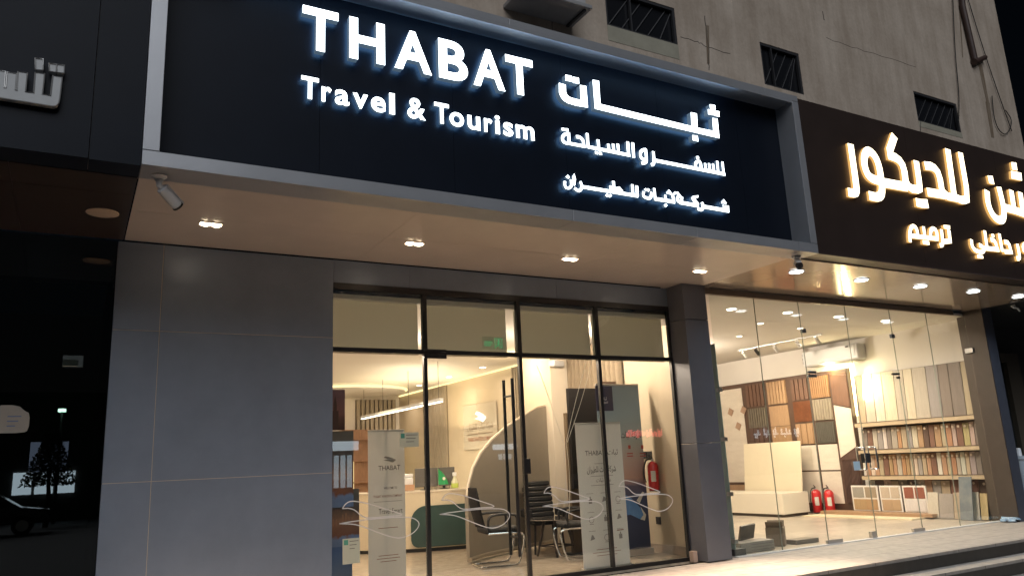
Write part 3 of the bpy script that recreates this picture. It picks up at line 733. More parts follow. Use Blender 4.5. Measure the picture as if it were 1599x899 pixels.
pl = thing('pillar', 'dark grey clad pillar between the travel shop and the showroom', 'pillar', (6.97, 1.9, 0))
PF, PXR = 1.745, 7.165
for z0, z1 in ((0.015, 1.43), (1.436, 3.02), (3.026, ZS - .002)):
    bx(PXL, PXR, PF, D + .05 if z0 > 5 else D + .06, z0, z1).build('cladding_panel', mat('pillar_cladding', (.10, .105, .125), .42, .15, var=.1, vscale=2.2, bump=.03, bscale=90), pl, bevel=0.003)
bx(PXL - .07, PXL - .003, D - .13, D - .052, 0.0, 0.13).build('stone_plinth', mat('pinkish_stone', (0.42, 0.31, 0.25), 0.6, var=.1), pl, bevel=.004)

# ------------------------------------------------------------------ travel shop glazing
gz = thing('glass_shopfront', 'black framed glass front of the travel shop with a double door and bird decals', 'shopfront', (4.5, D, 0))
MX = [OPX, 3.235, 4.44, 5.575, PXL]
mw = 0.026
fm = MB()
fm.box(OPX, PXL, D - .005, D + .055, 3.175, 3.243)
fm.box(OPX, PXL, D - .004, D + .05, ZT - .036, ZT + .012)
fm.box(OPX, PXL, D - .004, D + .05, 0.004, 0.05)
fm.box(PXL - .03, PXL - .002, D - .003, D + .045, 0.05, ZT - .036); fm.box(PXL - .03, PXL - .002, D - .003, D + .045, ZT + .012, 3.175)
for i in (1, 2, 3):
    x = MX[i]
    fm.box(x - mw, x + mw, D - .003, D + .045, ZT + .012, 3.175); fm.box(x - mw * .8, x + mw * .8, D - .003, D + .045, 0.05, ZT - .036)
fm.build('frame', BLACK, gz)
for i in range(4):
    x0, x1 = MX[i] + (mw if i else 0.002), MX[i + 1] - (mw if i < 3 else .031)
    bx(x0, x1, D + .012, D + .022, ZT + .013, 3.174).build('transom_pane', GLASS, gz)
    pane = bx(x0, x1, D + .012, D + .022, .051, ZT - .037).build('pane' if i != 1 else 'door_pane', GLASS, gz)
# hinge patch and lock of the glass door
bx(3.21, 3.475, D - .035, D - .004, ZT - .016, ZT + .016).build('hinge_patch', BLACK, gz, bevel=.003)
bx(3.21, 3.475, D - .035, D - .004, ZT - .085, ZT - .03).build('hinge_patch', BLACK, gz, bevel=.003)
bx(4.39, 4.475, D - .06, D - .004, 1.17, 1.34).build('lock', BLACK, gz, bevel=.006)
hd = MB()
for dy in (-.085, .12): hd.cyl((4.265, D + dy, .30), (4.265, D + dy, 2.245), .019, n=14)
hd.cyl((4.265, D - .085, 2.05), (4.265, D + .12, 2.05), .012, n=10); hd.cyl((4.265, D - .085, .5), (4.265, D + .12, .5), .012, n=10)
hd.build('pull_handle', BLACK, gz, smooth=True)
# bird decals (white outlines on the panes)
DECAL = mat('white_vinyl', (0.82, 0.80, 0.78), 0.5)
up_w = [(185, 72), (205, 40), (235, 15), (275, 8), (340, 18), (420, 35), (560, 80), (715, 127), (560, 135), (400, 152), (360, 142), (330, 122), (300, 92), (270, 75), (230, 68), (185, 72)]
lo_w = [(160, 197), (260, 180), (400, 162), (560, 146), (690, 142), (770, 147), (815, 175), (826, 205), (805, 245), (760, 285), (700, 310), (640, 318), (560, 298), (450, 258), (360, 222), (290, 203), (230, 198), (160, 197)]
def pxz(q): a = at(500 + q[0] / 5.33, 780 + q[1] / 5.33, 'y', D + .010); return Vector((a.x, 0, a.z))
tip0 = pxz((715, 128))
tips = [tip0] + [at(a, b, 'y', D + .010) for a, b in ((777.7, 790.9), (925.8, 779.6), (1035.7, 768.8))]
for tp in tips:
    d_ = MB()
    for L_ in (up_w, lo_w):
        q = [Vector((p.x - tip0.x + tp.x, p.z - tip0.z + tp.z)) for p in map(pxz, L_)]
        q = [q[0]] + smooth2(q[1:-1], 2) + [q[-1]]
        a_, b_ = ribbon(q, 0.010); n = len(q)
        d_.add([(p.x, D + .0105, p.y) for p in a_] + [(p.x, D + .0105, p.y) for p in b_], [(i, i + 1, n + i + 1, n + i) for i in range(n - 1)])
    d_.build('bird_decal', DECAL, gz, fix=False)
# stickers on the panes
ST1 = mat('cream_sticker', (0.55, 0.56, 0.44), 0.5, var=.04); GRN = mat('green_print', (0.08, 0.30, 0.22), 0.5); INK = mat('grey_ink', (0.12, 0.11, 0.10), 0.6)
def sticker(px, name_lab):
    a, b = at(px[0], px[1], 'y', D + .008), at(px[2], px[3], 'y', D + .008)
    o = bx(a.x, b.x, D + .006, D + .011, b.z, a.z)
    s_ = o.build('sticker', ST1, loc=((a.x + b.x) / 2, D + .008, b.z)); tag(s_, name_lab, 'sticker')
    bx(a.x + .012, a.x + .055, D + .004, D + .0055, a.z - .06, a.z - .012).build('green_mark', GRN, s_)
    k = MB()
    for i in range(3): k.box(a.x + .07, b.x - .015 - .02 * i, D + .004, D + .0055, a.z - .03 - .035 * i, a.z - .024 - .035 * i)
    k.build('fine_print', INK, s_)
sticker((624, 675, 654, 697), 'cream paper sticker on the glass over the left white banner')
sticker((535, 841, 562, 878), 'cream paper sticker low on the glass near the grey wall')

# roller blinds in the transoms
BL = bpy.data.materials.new('roller_blind'); BL.use_nodes = True; t = BL.node_tree; b = t.nodes['Principled BSDF']
b.inputs['Base Color'].default_value = (0.60, 0.57, 0.50, 1); b.inputs['Roughness'].default_value = .8
tr = t.nodes.new('ShaderNodeBsdfTranslucent'); tr.inputs[0].default_value = (0.68, 0.67, 0.60, 1); mx = t.nodes.new('ShaderNodeMixShader'); mx.inputs[0].default_value = .42
t.links.new(b.outputs[0], mx.inputs[1]); t.links.new(tr.outputs[0], mx.inputs[2]); t.links.new(mx.outputs[0], t.nodes['Material Output'].inputs[0])
for i, lb in enumerate(('beige roller blind in the leftmost upper pane beside the grey wall', 'beige roller blind in the second upper pane, with the green exit sign before it', 'beige roller blind in the third upper pane', 'beige roller blind in the upper pane next to the pillar')):
    x0, x1 = MX[i] + .01, MX[i + 1] - (.10 if i == 1 else .028)
    t_ = thing('roller_blind', lb, 'blind', ((x0 + x1) / 2, D + .14, ZT), 'beige roller blinds in the upper panes')
    bx(x0, x1, D + .139, D + .141, ZT - .01, 3.10).build('fabric', BL, t_)
    MB().cyl((x0, D + .15, 3.125), (x1, D + .15, 3.125), .03, n=14).build('roller', mat('blind_roller', (0.5, 0.5, 0.42), 0.5), t_, smooth=True)
    bx(x0, x1, D + .132, D + .148, ZT - .03, ZT - .011).build('bottom_bar', mat('blind_bar', (0.45, 0.42, 0.34), 0.5), t_)
# exit sign
ex = thing('exit_sign', 'small green running man exit sign behind the second upper pane', 'exit sign', (4.14, D + .09, 2.62))
bx(3.99, 4.30, D + .085, D + .097, 2.60, 2.75).build('panel', GLASS, ex)
EXG = emis('exit_green', (0.08, 0.75, 0.30), 0.5)
k = MB(); xm, zm, yy = 4.20, 2.672, D + .083
k.box(xm - .05, xm + .05, yy - .001, yy, zm + .052, zm + .060); k.box(xm - .05, xm - .042, yy - .001, yy, zm - .06, zm + .052); k.box(xm + .042, xm + .05, yy - .001, yy, zm - .06, zm + .052)
k.cyl((xm + .004, yy - .001, zm + .034), (xm + .004, yy, zm + .034), .011, n=10)
for a, b_ in (((0, .02), (-.006, -.012)), ((-.006, -.012), (.02, -.03)), ((.02, -.03), (.014, -.055)), ((-.006, -.012), (-.02, -.035)), ((-.02, -.035), (-.036, -.034)), ((0, .016), (.024, .0)), ((0, .016), (-.024, .004))):
    k.tube([(xm + a[0], yy - .003, zm + a[1]), (xm + b_[0], yy - .003, zm + b_[1])], .005, 6)
for i in range(3): k.box(4.01, 4.12 - .02 * (i == 2), yy - .001, yy, zm + .012 - .022 * i, zm + .02 - .022 * i)
k.build('running_man', EXG, ex, fix=False)

# ------------------------------------------------------------------ travel shop interior shell
ZC = 3.09
tag(bx(0.2, 7.098, D + .06, 13.0, ZC, ZC + .05).build('ceiling', CEIL), kind='structure')
tag(bx(0.25, 0.3, D + .1, 13, 0, ZC).build('side_wall', WARMW, loc=(0.28, 7, 0)), 'plain pale wall closing the travel office on its hidden left side', 'wall', kind='structure')
tag(bx(0.2, 7.1, 12.9, 13.0, 0, ZC).build('back_wall', WARMW, loc=(4, 12.95, 0)), 'warm white end wall far inside the travel office', 'wall')
tag(bx(7.1, 7.34, D + .08, 13.0, 0.0, 3.42).build('party_wall', mat('beige_panel_wall', (0.52, 0.44, 0.33), 0.35, var=.04, vscale=3), loc=(7.2, 7, 0)), 'beige panelled side wall with the company logo inside the travel office', 'wall')
bx(7.075, 7.098, D + .12, 4.95, 0.004, 0.11).build('skirting', mat('stone_skirting', (0.25, 0.20, 0.16), .5, var=.1), loc=(7.09, 3.5, 0))
bpy.data.objects['skirting']['label'] = 'brown stone skirting at the foot of the beige side wall'; bpy.data.objects['skirting']['category'] = 'skirting'
co = bx(6.70, 7.098, 5.0, 6.0, 0, ZC - .002).build('white_column', mat('cream_column', (0.78, 0.70, 0.58), .6, var=.02), loc=(6.9, 5.5, 0)); tag(co, 'plain cream column inside the travel office left of the curtain', 'column')
SLAT = mat('taupe_slat', (0.33, 0.28, 0.215), .55, var=.1, vscale=4)
def slats(name, lb, x, y0, y1, z1=ZC - .04, step=.085):
    t = thing(name, lb, 'slat panel', (x, (y0 + y1) / 2, 0)); bx(x - .006, x, y0, y1, 0.1, z1).build('backing', mat('slat_back', (0.12, 0.095, 0.07), .7), t)
    k = MB(); n = int((y1 - y0) / step)
    for i in range(n): k.box(x - .05, x - .0065, y0 + i * step + .01, y0 + i * step + .058, 0.1, z1)
    k.build('slats', SLAT, t)
slats('slat_panel', 'vertical taupe slat panel left of the logo wall', 7.098, 9.95, 11.2)
slats('slat_panel', 'vertical taupe slat panel between the logo wall and the cream column', 7.098, 6.02, 7.0)
t = thing('slat_panel', 'vertical taupe slat panel on the end wall of the travel office', 'slat panel', (6.4, 12.88, 0))
bx(5.95, 7.0, 12.885, 12.898, 0.1, ZC - .1).build('backing', MATS['slat_back'], t)
k = MB()
for i in range(9): k.box(5.97 + i * .115, 6.05 + i * .115, 12.82, 12.884, .1, ZC - .1)
k.build('slats', SLAT, t)
# cove light line along the ceiling
COVE = emis('cove_led', (1.0, 0.74, 0.36), 2.2)
cv = bx(7.05, 7.09, 6.0, 12.8, ZC - .035, ZC - .012).build('cove_light', COVE, loc=(7.07, 9, ZC - .03)); tag(cv, 'warm light strip glowing along the top of the logo wall', 'strip light')
lamp('cove_glow', 'AREA', (6.0, 9.0, ZC - .9), 10, (1.0, .76, .48), cv, 2.0, (.15, 0, 1))
lamp('column_glow', 'POINT', (6.3, 5.5, ZC - .22), 6, (1.0, .70, .38), cv, 0.1)
# round ceiling ring
rg = thing('ceiling_ring', 'round dropped ceiling ring with a glowing warm rim at the back of the office', 'ceiling light', (5.9, 11.9, ZC))
MB().lathe((5.3, 11.3, ZC), [(1.15, -.09), (1.25, -.09), (1.25, -.002), (1.15, -.002)], 48).build('ring', WHITE, rg, smooth=True)
MB().lathe((5.3, 11.3, ZC), [(1.26, -.075), (1.30, -.07), (1.30, -.045), (1.26, -.045)], 48).build('glow', COVE, rg, smooth=True)
# ceiling spots of the travel office
SPOTW = emis('warm_disc', (1.0, .88, .70), 8.0)
for i, (x, y) in enumerate(((6.60, 7.22), (6.60, 8.75), (6.60, 10.35), (6.60, 11.9), (4.6, 4.2), (2.6, 4.0), (3.4, 7.0), (3.4, 10.2), (6.0, 3.3))):
    t = disc(x, y, ZC - .003, ('round ceiling spot over the near end of the logo wall', 'round ceiling spot over the middle of the logo wall', 'round ceiling spot over the far end of the logo wall', 'round ceiling spot farthest back, over the slatted corner', 'round ceiling spot above the black mesh chair', 'round ceiling spot above the left white banner', 'round ceiling spot left of the reception desk', 'round ceiling spot left of the hanging bar lamp', 'round ceiling spot above the tall airline banner')[i],
         'round spots in the travel office ceiling', .06, 40 if i > 3 else 9, (1.0, .77, .60), SPOTW, 180 if y < 4.5 else 165)
# linear pendant
pe = thing('bar_pendant', 'long white glowing bar lamp hung on thin wires over the reception', 'pendant lamp', (5.4, 8.6, 2.4))
bx(5.37, 5.43, 6.47, 10.74, 2.385, 2.44).build('bar', WHITEPL, pe, bevel=.004)
for a in (6.47, 7.9, 9.33): bx(5.365, 5.435, a + .03, a + 1.38, 2.372, 2.384).build('tube', emis('pendant_led', (1, .92, .78), 4.5), pe)
for y in (6.6, 8.0, 9.4, 10.6): MB().cyl((5.4, y, 2.44), (5.4, y, ZC), .004, n=6).build('wire', DKPL, pe)
lamp('glow', 'AREA', (5.4, 8.6, 2.36), 20, (1, .84, .62), pe, 1.2)
lamp('uplight', 'AREA', (5.4, 7.6, 2.46), 2.5, (1, .80, .58), pe, 1.2, (0, -.15, 1))
# logo plate
lg = thing('logo_sign', 'clear acrylic plate with the white bird logo and company name on the side wall', 'logo sign', (7.08, 8.4, 1.7))
bx(7.072, 7.080, 7.62, 9.12, 1.60, 2.50).build('plate', mat('acrylic_plate', (0.48, 0.43, 0.35), .12, coat=.4), lg)
UY, UZ = Vector((0, -1, 0)), Vector((0, 0, 1))
LOGOW = mat('logo_white', (0.85, 0.84, 0.82), .3, emit=(1, .95, .9), estr=.7)  # slight glow put into the white so the logo reads bright
k = MB()
def bird(cx, cz, s):
    A_ = [(185, 72), (275, 8), (420, 35), (715, 127), (400, 152), (330, 122)]; B_ = [(160, 197), (400, 162), (690, 142), (815, 175), (800, 245), (640, 318), (450, 258)]
    return [[(cx + (x - 480) * s, cz - (y - 160) * s) for x, y in L_] for L_ in (A_, B_)]
for L_ in bird(8.32, 2.24, .00075): k.prism([(7.060, 16.64 - a, b_) for a, b_ in L_], (.010, 0, 0))
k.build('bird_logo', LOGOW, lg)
k = MB(); printed(k, ar('شركة ثبات للطيران'), (7.068, 8.36, 2.0), UY, UZ, .10, 1.15, .01, cap=.6); k.box(7.066, 7.0705, 7.80, 8.92, 1.895, 1.915)
k.build('arabic_name', mat('bronze_print', (0.22, 0.16, 0.11), .4), lg, fix=False)
k = MB(); printed(k, 'THABAT AVIATION COMPANY', (7.068, 8.36, 1.76), UY, UZ, .085, 1.12, .006); k.build('name', mat('red_brown_print', (0.32, 0.14, 0.09), .4), lg, fix=False)
# curtain
k = MB(); n = 144; prof = []
for i in range(n + 1):
    y = 3.55 + 1.43 * i / n; prof.append((7.06 - .075 * abs(math.sin(i * PI / 12.0)) ** .8, y))
v = [(x, y, z) for z in (0.03, ZC - .02) for x, y in prof] + [(x + .012, y, z) for z in (0.03, ZC - .02) for x, y in prof]
f = []
for i in range(n): f += [(i, i + 1, n + 2 + i, n + 1 + i), (2 * n + 2 + i, 3 * n + 3 + i, 3 * n + 4 + i, 2 * n + 3 + i)]
tag(k.add(v, f).build('curtain', mat('tan_curtain', (0.25, 0.20, 0.14), .9, var=.08, vscale=10), smooth=True, loc=(7.0, 4.3, 0)), 'pleated tan curtain behind the black display and the airline banner', 'curtain')
# partition screen, curved in plan and in outline
pts = [(4.66, 4.09, .86), (4.72, 4.15, 1.02), (4.85, 4.27, 1.24), (5.05, 4.42, 1.44), (5.35, 4.60, 1.65), (5.75, 4.80, 1.86), (6.15, 5.0, 2.02), (6.50, 5.16, 2.15), (6.72, 5.23, 2.19), (6.80, 5.24, 2.12)]
def scr(off, dz=0.0):
    v = []
    for x, y, z in pts: v += [Vector((x + off * .35, y - off, 0.03)), Vector((x + off * .35, y - off, z + dz))]
    return v
a_, b_ = scr(.03), scr(-.03); n = len(pts); N2 = 2 * n
f = []
for i in range(n - 1):
    f += [(2 * i, 2 * i + 2, 2 * i + 3, 2 * i + 1), (N2 + 2 * i, N2 + 2 * i + 1, N2 + 2 * i + 3, N2 + 2 * i + 2), (2 * i + 1, 2 * i + 3, N2 + 2 * i + 3, N2 + 2 * i + 1), (2 * i, N2 + 2 * i, N2 + 2 * i + 2, 2 * i + 2)]
f += [(0, 1, N2 + 1, N2), (2 * n - 2, 2 * N2 - 2, 2 * N2 - 1, 2 * n - 1)]
sc_ = thing('partition_screen', 'curved taupe partition screen sloping up to the right behind the chairs', 'partition', (5.7, 4.6, 0))
MB().add(a_ + b_, f).build('panel', mat('taupe_panel', (0.25, 0.22, 0.178), .4, var=.04), sc_, smooth=True)
k = MB(); k.tube([Vector((x, y, z + .012)) for x, y, z in pts], .015, 8); k.build('edge_strip', mat('cream_edge', (0.66, 0.57, 0.45), .5), sc_, smooth=True)
k = MB(); k.tube([Vector((x + .012, y - .035, .06)) for x, y, z in pts], .03, 8); k.build('foot_rail', mat('brushed_foot', (0.42, 0.36, 0.28), .35, .5), sc_, smooth=True)
# reception desk
dk = thing('reception_desk', 'cream reception desk with a rounded dark green front panel', 'desk', (4.8, 6.4, 0))
path = [(3.55, 7.6), (3.75, 6.95), (4.05, 6.5), (4.45, 6.2), (5.0, 5.98), (5.6, 5.86), (6.3, 5.82)]
path = [tuple(q) for q in smooth2([Vector(q) for q in path], 2)]
def sweep(path, z0, z1, o0, o1):
    q = [Vector(p) for p in path]; L_, R_ = ribbon(q, 1.0); n = len(q)
    P0 = [q[i] + (R_[i] - q[i]) * 2 * o0 for i in range(n)]; P1 = [q[i] + (L_[i] - q[i]) * 2 * o1 for i in range(n)]
    v = [(p.x, p.y, z) for z in (z0, z1) for p in P0] + [(p.x, p.y, z) for z in (z0, z1) for p in P1]
    f = []
    for i in range(n - 1):
        f += [(i, i + 1, n + i + 1, n + i), (2 * n + i, 3 * n + i, 3 * n + i + 1, 2 * n + i + 1), (n + i, n + i + 1, 3 * n + i + 1, 3 * n + i), (i, 2 * n + i, 2 * n + i + 1, i + 1)]
    f += [(0, n, 3 * n, 2 * n), (n - 1, 3 * n - 1, 4 * n - 1, 2 * n - 1)]
    return MB().add(v, f)
CREAM = mat('cream_laminate', (0.66, 0.57, 0.42), .35, var=.03)
sweep(path, .06, .905, 0.0, .5).build('body', CREAM, dk, smooth=True)
sweep(path, .906, .93, .012, .55).build('top', mat('desk_top', (0.70, 0.62, 0.50), .25), dk, smooth=True)
sweep(path, 0.0, .058, -.05, .45).build('plinth', DKPL, dk, smooth=True)
i0 = min(range(len(path)), key=lambda i: abs(path[i][0] - 4.60)); gp = path[i0:]
gp = [tuple(Vector(gp[i]).lerp(Vector(gp[i + 1]), k_ / 10)) for i in range(len(gp) - 1) for k_ in range(10)] + [gp[-1]]
# green front with a rounded upper left corner
q = [Vector(p) for p in gp]; L_, R_ = ribbon(q, 1.0); n = len(q); s_acc = 0; v = []
for i in range(n):
    if i: s_acc += (q[i] - q[i - 1]).length
    r = .24; zt = .70 if s_acc > r else .70 - r + math.sqrt(max(0, r * r - (r - s_acc) ** 2))
    r2 = .12; zb0 = .075 if s_acc > r2 else .075 + r2 - math.sqrt(max(0, r2 * r2 - (r2 - s_acc) ** 2))
    d0 = (R_[i] - q[i]) * 2
    for o_ in (.002, .03):
        p = q[i] + d0 * o_; v += [(p.x, p.y, zb0), (p.x, p.y, zt)]
f = []
for i in range(n - 1):
    a = 4 * i; b_ = a + 4; f += [(a + 2, b_ + 2, b_ + 3, a + 3), (a + 1, a + 3, b_ + 3, b_ + 1), (a, b_, b_ + 2, a + 2)]
f.append((0, 2, 3, 1))
MB().add(v, f).build('front_panel', mat('dark_green_front', (0.028, 0.060, 0.055), .4, var=.08, vscale=5), dk, smooth=True)
# things on the desk
mo = thing('monitor', 'dark computer monitor seen from behind on the reception desk', 'monitor', (5.05, 6.42, .93))
MB().obox((5.05, 6.42, 1.13), Vector((1, -.2, 0)).normalized(), Vector((.2, 1, 0)).normalized(), Vector((0, 0, 1)), .36, .03, .30).build('screen', mat('grey_plastic', (.10, .095, .09), .45), mo, bevel=.006)
MB().cyl((5.06, 6.46, .932), (5.06, 6.46, 1.0), .025, n=12).build('stand', DKPL, mo)
MB().cyl((5.06, 6.46, .9305), (5.06, 6.46, .942), .09, n=20).build('base', DKPL, mo)
mo2 = copy_tree(mo); mo2.location = (5.43, 6.52, .93); mo2['label'] = 'dark computer monitor behind the little green flag'
pr = thing('printer', 'white office printer at the left of the monitor on the desk', 'printer', (4.72, 6.55, .93))
bx(4.50, 4.86, 6.48, 6.85, .93, 1.14).build('body', WHITEPL, pr, bevel=.02); bx(4.60, 4.85, 6.42, 6.475, .935, 1.03).build('tray', mat('tan_tray', (.45, .27, .17), .5), pr, bevel=.006); bx(4.49, 4.87, 6.50, 6.86, 1.142, 1.20).build('lid', WHITEPL, pr, bevel=.015)
fl_ = thing('desk_flag', 'small green desk flag with a pale emblem', 'flag', (5.28, 6.3, .93))
MB().cyl((5.22, 6.3, .93), (5.22, 6.3, 1.27), .005, n=8).build('pole', CHROME, fl_); MB().cyl((5.22, 6.3, .93), (5.22, 6.3, .945), .035, n=16).build('base', CHROME, fl_)
k = MB(); gr = []
for i in range(7):
    for j in range(7):
        u, w_ = i / 6, j / 6; gr.append((5.225 + u * (.06 + .13 * (w_ ** .8)), 6.295 + .02 * math.sin(u * 5 + w_ * 2), 1.265 - w_ * .26 - u * .06 * (1 - w_)))
k.add(gr, [(i * 7 + j, i * 7 + j + 1, i * 7 + j + 8, i * 7 + j + 7) for i in range(6) for j in range(6)]).build('cloth', mat('flag_green', (.02, .30, .10), .7), fl_, smooth=True)
MB().cyl((5.31, 6.262, 1.10), (5.31, 6.268, 1.10), .026, n=14).build('emblem', mat('flag_white', (.75, .78, .7), .6), fl_)
va = thing('glass_bottle', 'clear glass bottle with a white cap and pale green drink on the desk', 'bottle', (5.52, 6.3, .93))
MB().lathe((5.52, 6.3, .931), [(.055, 0), (.06, .02), (.058, .11), (.03, .16), (.022, .20)], 18).build('body', mat('pale_glass', (.62, .62, .45), .1, coat=.5), va, smooth=True)
MB().lathe((5.52, 6.3, 1.132), [(.034, 0), (.036, .05), (.03, .06)], 16).build('cap', WHITEPL, va, smooth=True)
MB().lathe((5.52, 6.3, .931), [(.0605, .01), (.0625, .02), (.0615, .08), (.058, .085)], 18).build('drink', mat('lime_drink', (.45, .55, .12), .2), va, smooth=True)
# wooden lit shelving on the end wall
sh = thing('lit_shelving', 'brown wood wall unit with vertical warm light strips behind the left banner', 'shelving', (4.6, 12.5, 0))
q0, q1 = at(536, 690, 'y', 12.5), at(590, 690, 'y', 12.5)
bx(q0.x, q1.x, 12.6, 12.88, 0.05, 2.25).build('carcass', wood_mat('orange_wood', (.42, .19, .08)), sh)
for i in range(3): bx(q0.x + .2 + i * .55, q0.x + .28 + i * .55, 12.57, 12.598, .15, 2.15 if i else 1.5).build('light_strip', COVE, sh)
k = MB()
for i in range(4): k.box(q0.x, q1.x, 12.42, 12.568, .5 + i * .5, .53 + i * .5)
k.build('boards', MATS['orange_wood'], sh)

# ---- chairs
MESH = mat('black_mesh_fabric', (.016, .015, .016), .7, 0, .2, var=.25, vscale=60)
def arc(p, q, r, n=6): return [Vector(p).lerp(Vector(q), i / n) for i in range(n + 1)]
def mesh_chair(label, loc, rz):
    """cantilever visitor chair; local +x is forward"""
    t = thing('office_chair', label, 'chair', (0, 0, 0))
    k = MB(); n = 8; v = []; f = []
    for j in range(n + 1):
        s = j / n; z = .50 + .50 * s; xb = -.22 - .09 * s - .02 * math.sin(s * PI); hw = .20 + .03 * math.sin(s * PI) - (.05 * max(0, s - .8) / .2)
        for i in range(7):
            u = i / 6 * 2 - 1; v.append((xb - .05 * (1 - u * u), u * hw, z))
    m_ = len(v); v += [(x - .022, y, z) for x, y, z in v]
    for j in range(n):
        for i in range(6):
            a = j * 7 + i; f += [(a, a + 1, a + 8, a + 7), (m_ + a, m_ + a + 7, m_ + a + 8, m_ + a + 1)]
    for j in range(n):
        for a in (j * 7, j * 7 + 6): f.append((a, a + 7, m_ + a + 7, m_ + a))
    for i in range(6): f += [(i, m_ + i, m_ + i + 1, i + 1), (n * 7 + i, n * 7 + i + 1, m_ + n * 7 + i + 1, m_ + n * 7 + i)]
    k.add(v, f).build('backrest', MESH, t, smooth=True)
    k = MB()
    for j in range(9):
        z = .58 + j * .042; k.cyl((-.268 - .05 * (z - .5), -.15, z), (-.268 - .05 * (z - .5), .15, z), .006, n=6)
    k.build('back_ribs', mat('grey_mesh_rib', (.06, .055, .06), .5), t)
    k = MB(); k.obox((.01, 0, .455), Vector((1, 0, .03)).normalized(), Vector((0, 1, 0)), Vector((-.03, 0, 1)).normalized(), .48, .46, .075); o = k.build('seat', mat('black_seat', (.02, .019, .019), .8, var=.1, vscale=40), t, bevel=.03, smooth=True)
    for s in (-1, 1):
        y = s * .255
        ptsr = smooth2([Vector((-.20, y, .44)), Vector((-.20, y, .62)), Vector((-.12, y, .655)), Vector((.12, y, .655)), Vector((.20, y, .62)), Vector((.18, y, .45))], 2)
        MB().tube(ptsr, .017, 8).build('armrest', DKPL, t, smooth=True)
    fr = []
    for s in (-1, 1):
        y = s * .225; fr.append(smooth2([Vector((-.20, y, .42)), Vector((.24, y, .42)), Vector((.30, y, .36)), Vector((.22, y, .04)), Vector((.16, y, .018)), Vector((-.26, y, .018)), Vector((-.30, y * .9, .018))], 2))
    k = MB()
    for p in fr: k.tube(p, .0135, 8)
    k.tube([fr[0][-1], fr[1][-1]], .0135, 8); k.build('cantilever_frame', CHROME, t, smooth=True)
    t.location = loc; t.rotation_euler = (0, 0, rz)
    return t
c1 = mesh_chair('black mesh cantilever chair seen side on behind the door handle', (4.88, 3.62, .004), math.radians(-12))
c2 = copy_tree(c1); c2.location = (5.92, 3.30, .004); c2.rotation_euler = (0, 0, math.radians(160)); c2['label'] = 'black cantilever chair half hidden by the right white banner'
# leather chair
lc = thing('leather_chair', 'black ribbed leather chair standing behind the small round table', 'chair', (0, 0, 0))
LEA = mat('black_leather', (.014, .013, .012), .45, 0, .3, var=.2, vscale=20)
k = MB()
for i in range(7): k.obox((0, .20 + .012 * i, .52 + .075 * i), Vector((1, 0, 0)), Vector((0, 1, -.15)).normalized(), Vector((0, .15, 1)).normalized(), .46 - (.05 if i == 6 else 0), .07, .071)
k.build('backrest', LEA, lc, bevel=.018, smooth=True)
MB().box(-.25, .25, -.27, .22, .40, .49).build('seat', LEA, lc, bevel=.03, smooth=True)
for s in (-1, 1): MB().box(s * .27 - .03, s * .27 + .03, -.2, .2, .50, .62).build('armrest', LEA, lc, bevel=.02, smooth=True)
for sx in (-1, 1):
    for sy in (-1, 1): MB().cyl((sx * .2, sy * .18, .40), (sx * .23, sy * .21, 0), .018, .014, n=8).build('leg', BLACK, lc)
lc.location = (6.08, 4.42, .004); lc.rotation_euler = (0, 0, math.radians(-12))
# round table
tb = thing('round_table', 'small round glass table on splayed dark wood legs', 'table', (5.96, 3.92, 0))
MB().lathe((5.96, 3.92, .50), [(.40, 0), (.41, .006), (.40, .012)], 40).build('tabletop', mat('smoked_glass', (.10, .09, .08), .06, coat=.6), tb)
DWD = wood_mat('dark_walnut_leg', (.06, .035, .022))
for i in range(4):
    a = PI / 4 + i * PI / 2 + .25; MB().cyl((5.96 + .15 * math.cos(a), 3.92 + .15 * math.sin(a), .499), (5.96 + .27 * math.cos(a), 3.92 + .27 * math.sin(a), .004), .022, .016, n=10).build('leg', DWD, tb)
k = MB()
for i in range(4):
    a, b_ = PI / 4 + i * PI / 2 + .25, PI / 4 + (i + 1) * PI / 2 + .25; k.cyl((5.96 + .24 * math.cos(a), 3.92 + .24 * math.sin(a), .14), (5.96 + .24 * math.cos(b_), 3.92 + .24 * math.sin(b_), .14), .011, n=8)
k.build('stretcher', DWD, tb)

# ---- banners
UX = Vector((1, 0, 0))
PAPER = mat('white_banner_print', (.78, .76, .75), .45, var=.02)
INKB = mat('dark_ink', (.06, .05, .05), .5); INKR = mat('brown_ink', (.28, .12, .07), .5); INKG = mat('pale_ink', (.32, .28, .26), .5)
def white_banner(label, x0, x1, y, z1, z0=0.03):
    t = thing('roll_up_banner', label, 'banner', ((x0 + x1) / 2, y, 0))
    bx(x0, x1, y, y + .004, z0, z1).build('print_sheet', PAPER, t); bx(x0 - .005, x1 + .005, y - .04, y + .06, 0.004, z0).build('base', STEEL, t, bevel=.006)
    MB().cyl((x0, y + .004, z1), (x1, y + .004, z1), .012, n=10).build('top_rail', STEEL, t); MB().cyl(((x0 + x1) / 2, y + .03, z0), ((x0 + x1) / 2, y + .012, z1), .008, n=8).build('pole', STEEL, t)
    return t
b1 = white_banner('white roll-up banner headed THABAT near the grey wall', 2.708, 3.128, 2.45, 1.71)
def lines(mb, cx, y, zs, wds, h=.006):
    for z, w_ in zip(zs, wds): mb.box(cx - w_ / 2, cx + w_ / 2, y - .0012, y - .0002, z, z + h)
t = PAPER.node_tree; trn = t.nodes.new('ShaderNodeBsdfTranslucent'); trn.inputs[0].default_value = (.85, .82, .78, 1); mxs = t.nodes.new('ShaderNodeMixShader'); mxs.inputs[0].default_value = .40
t.links.new(t.nodes['Principled BSDF'].outputs[0], mxs.inputs[1]); t.links.new(trn.outputs[0], mxs.inputs[2]); t.links.new(mxs.outputs[0], t.nodes['Material Output'].inputs[0])
cx, yb_ = 2.93, 2.45 - .0015
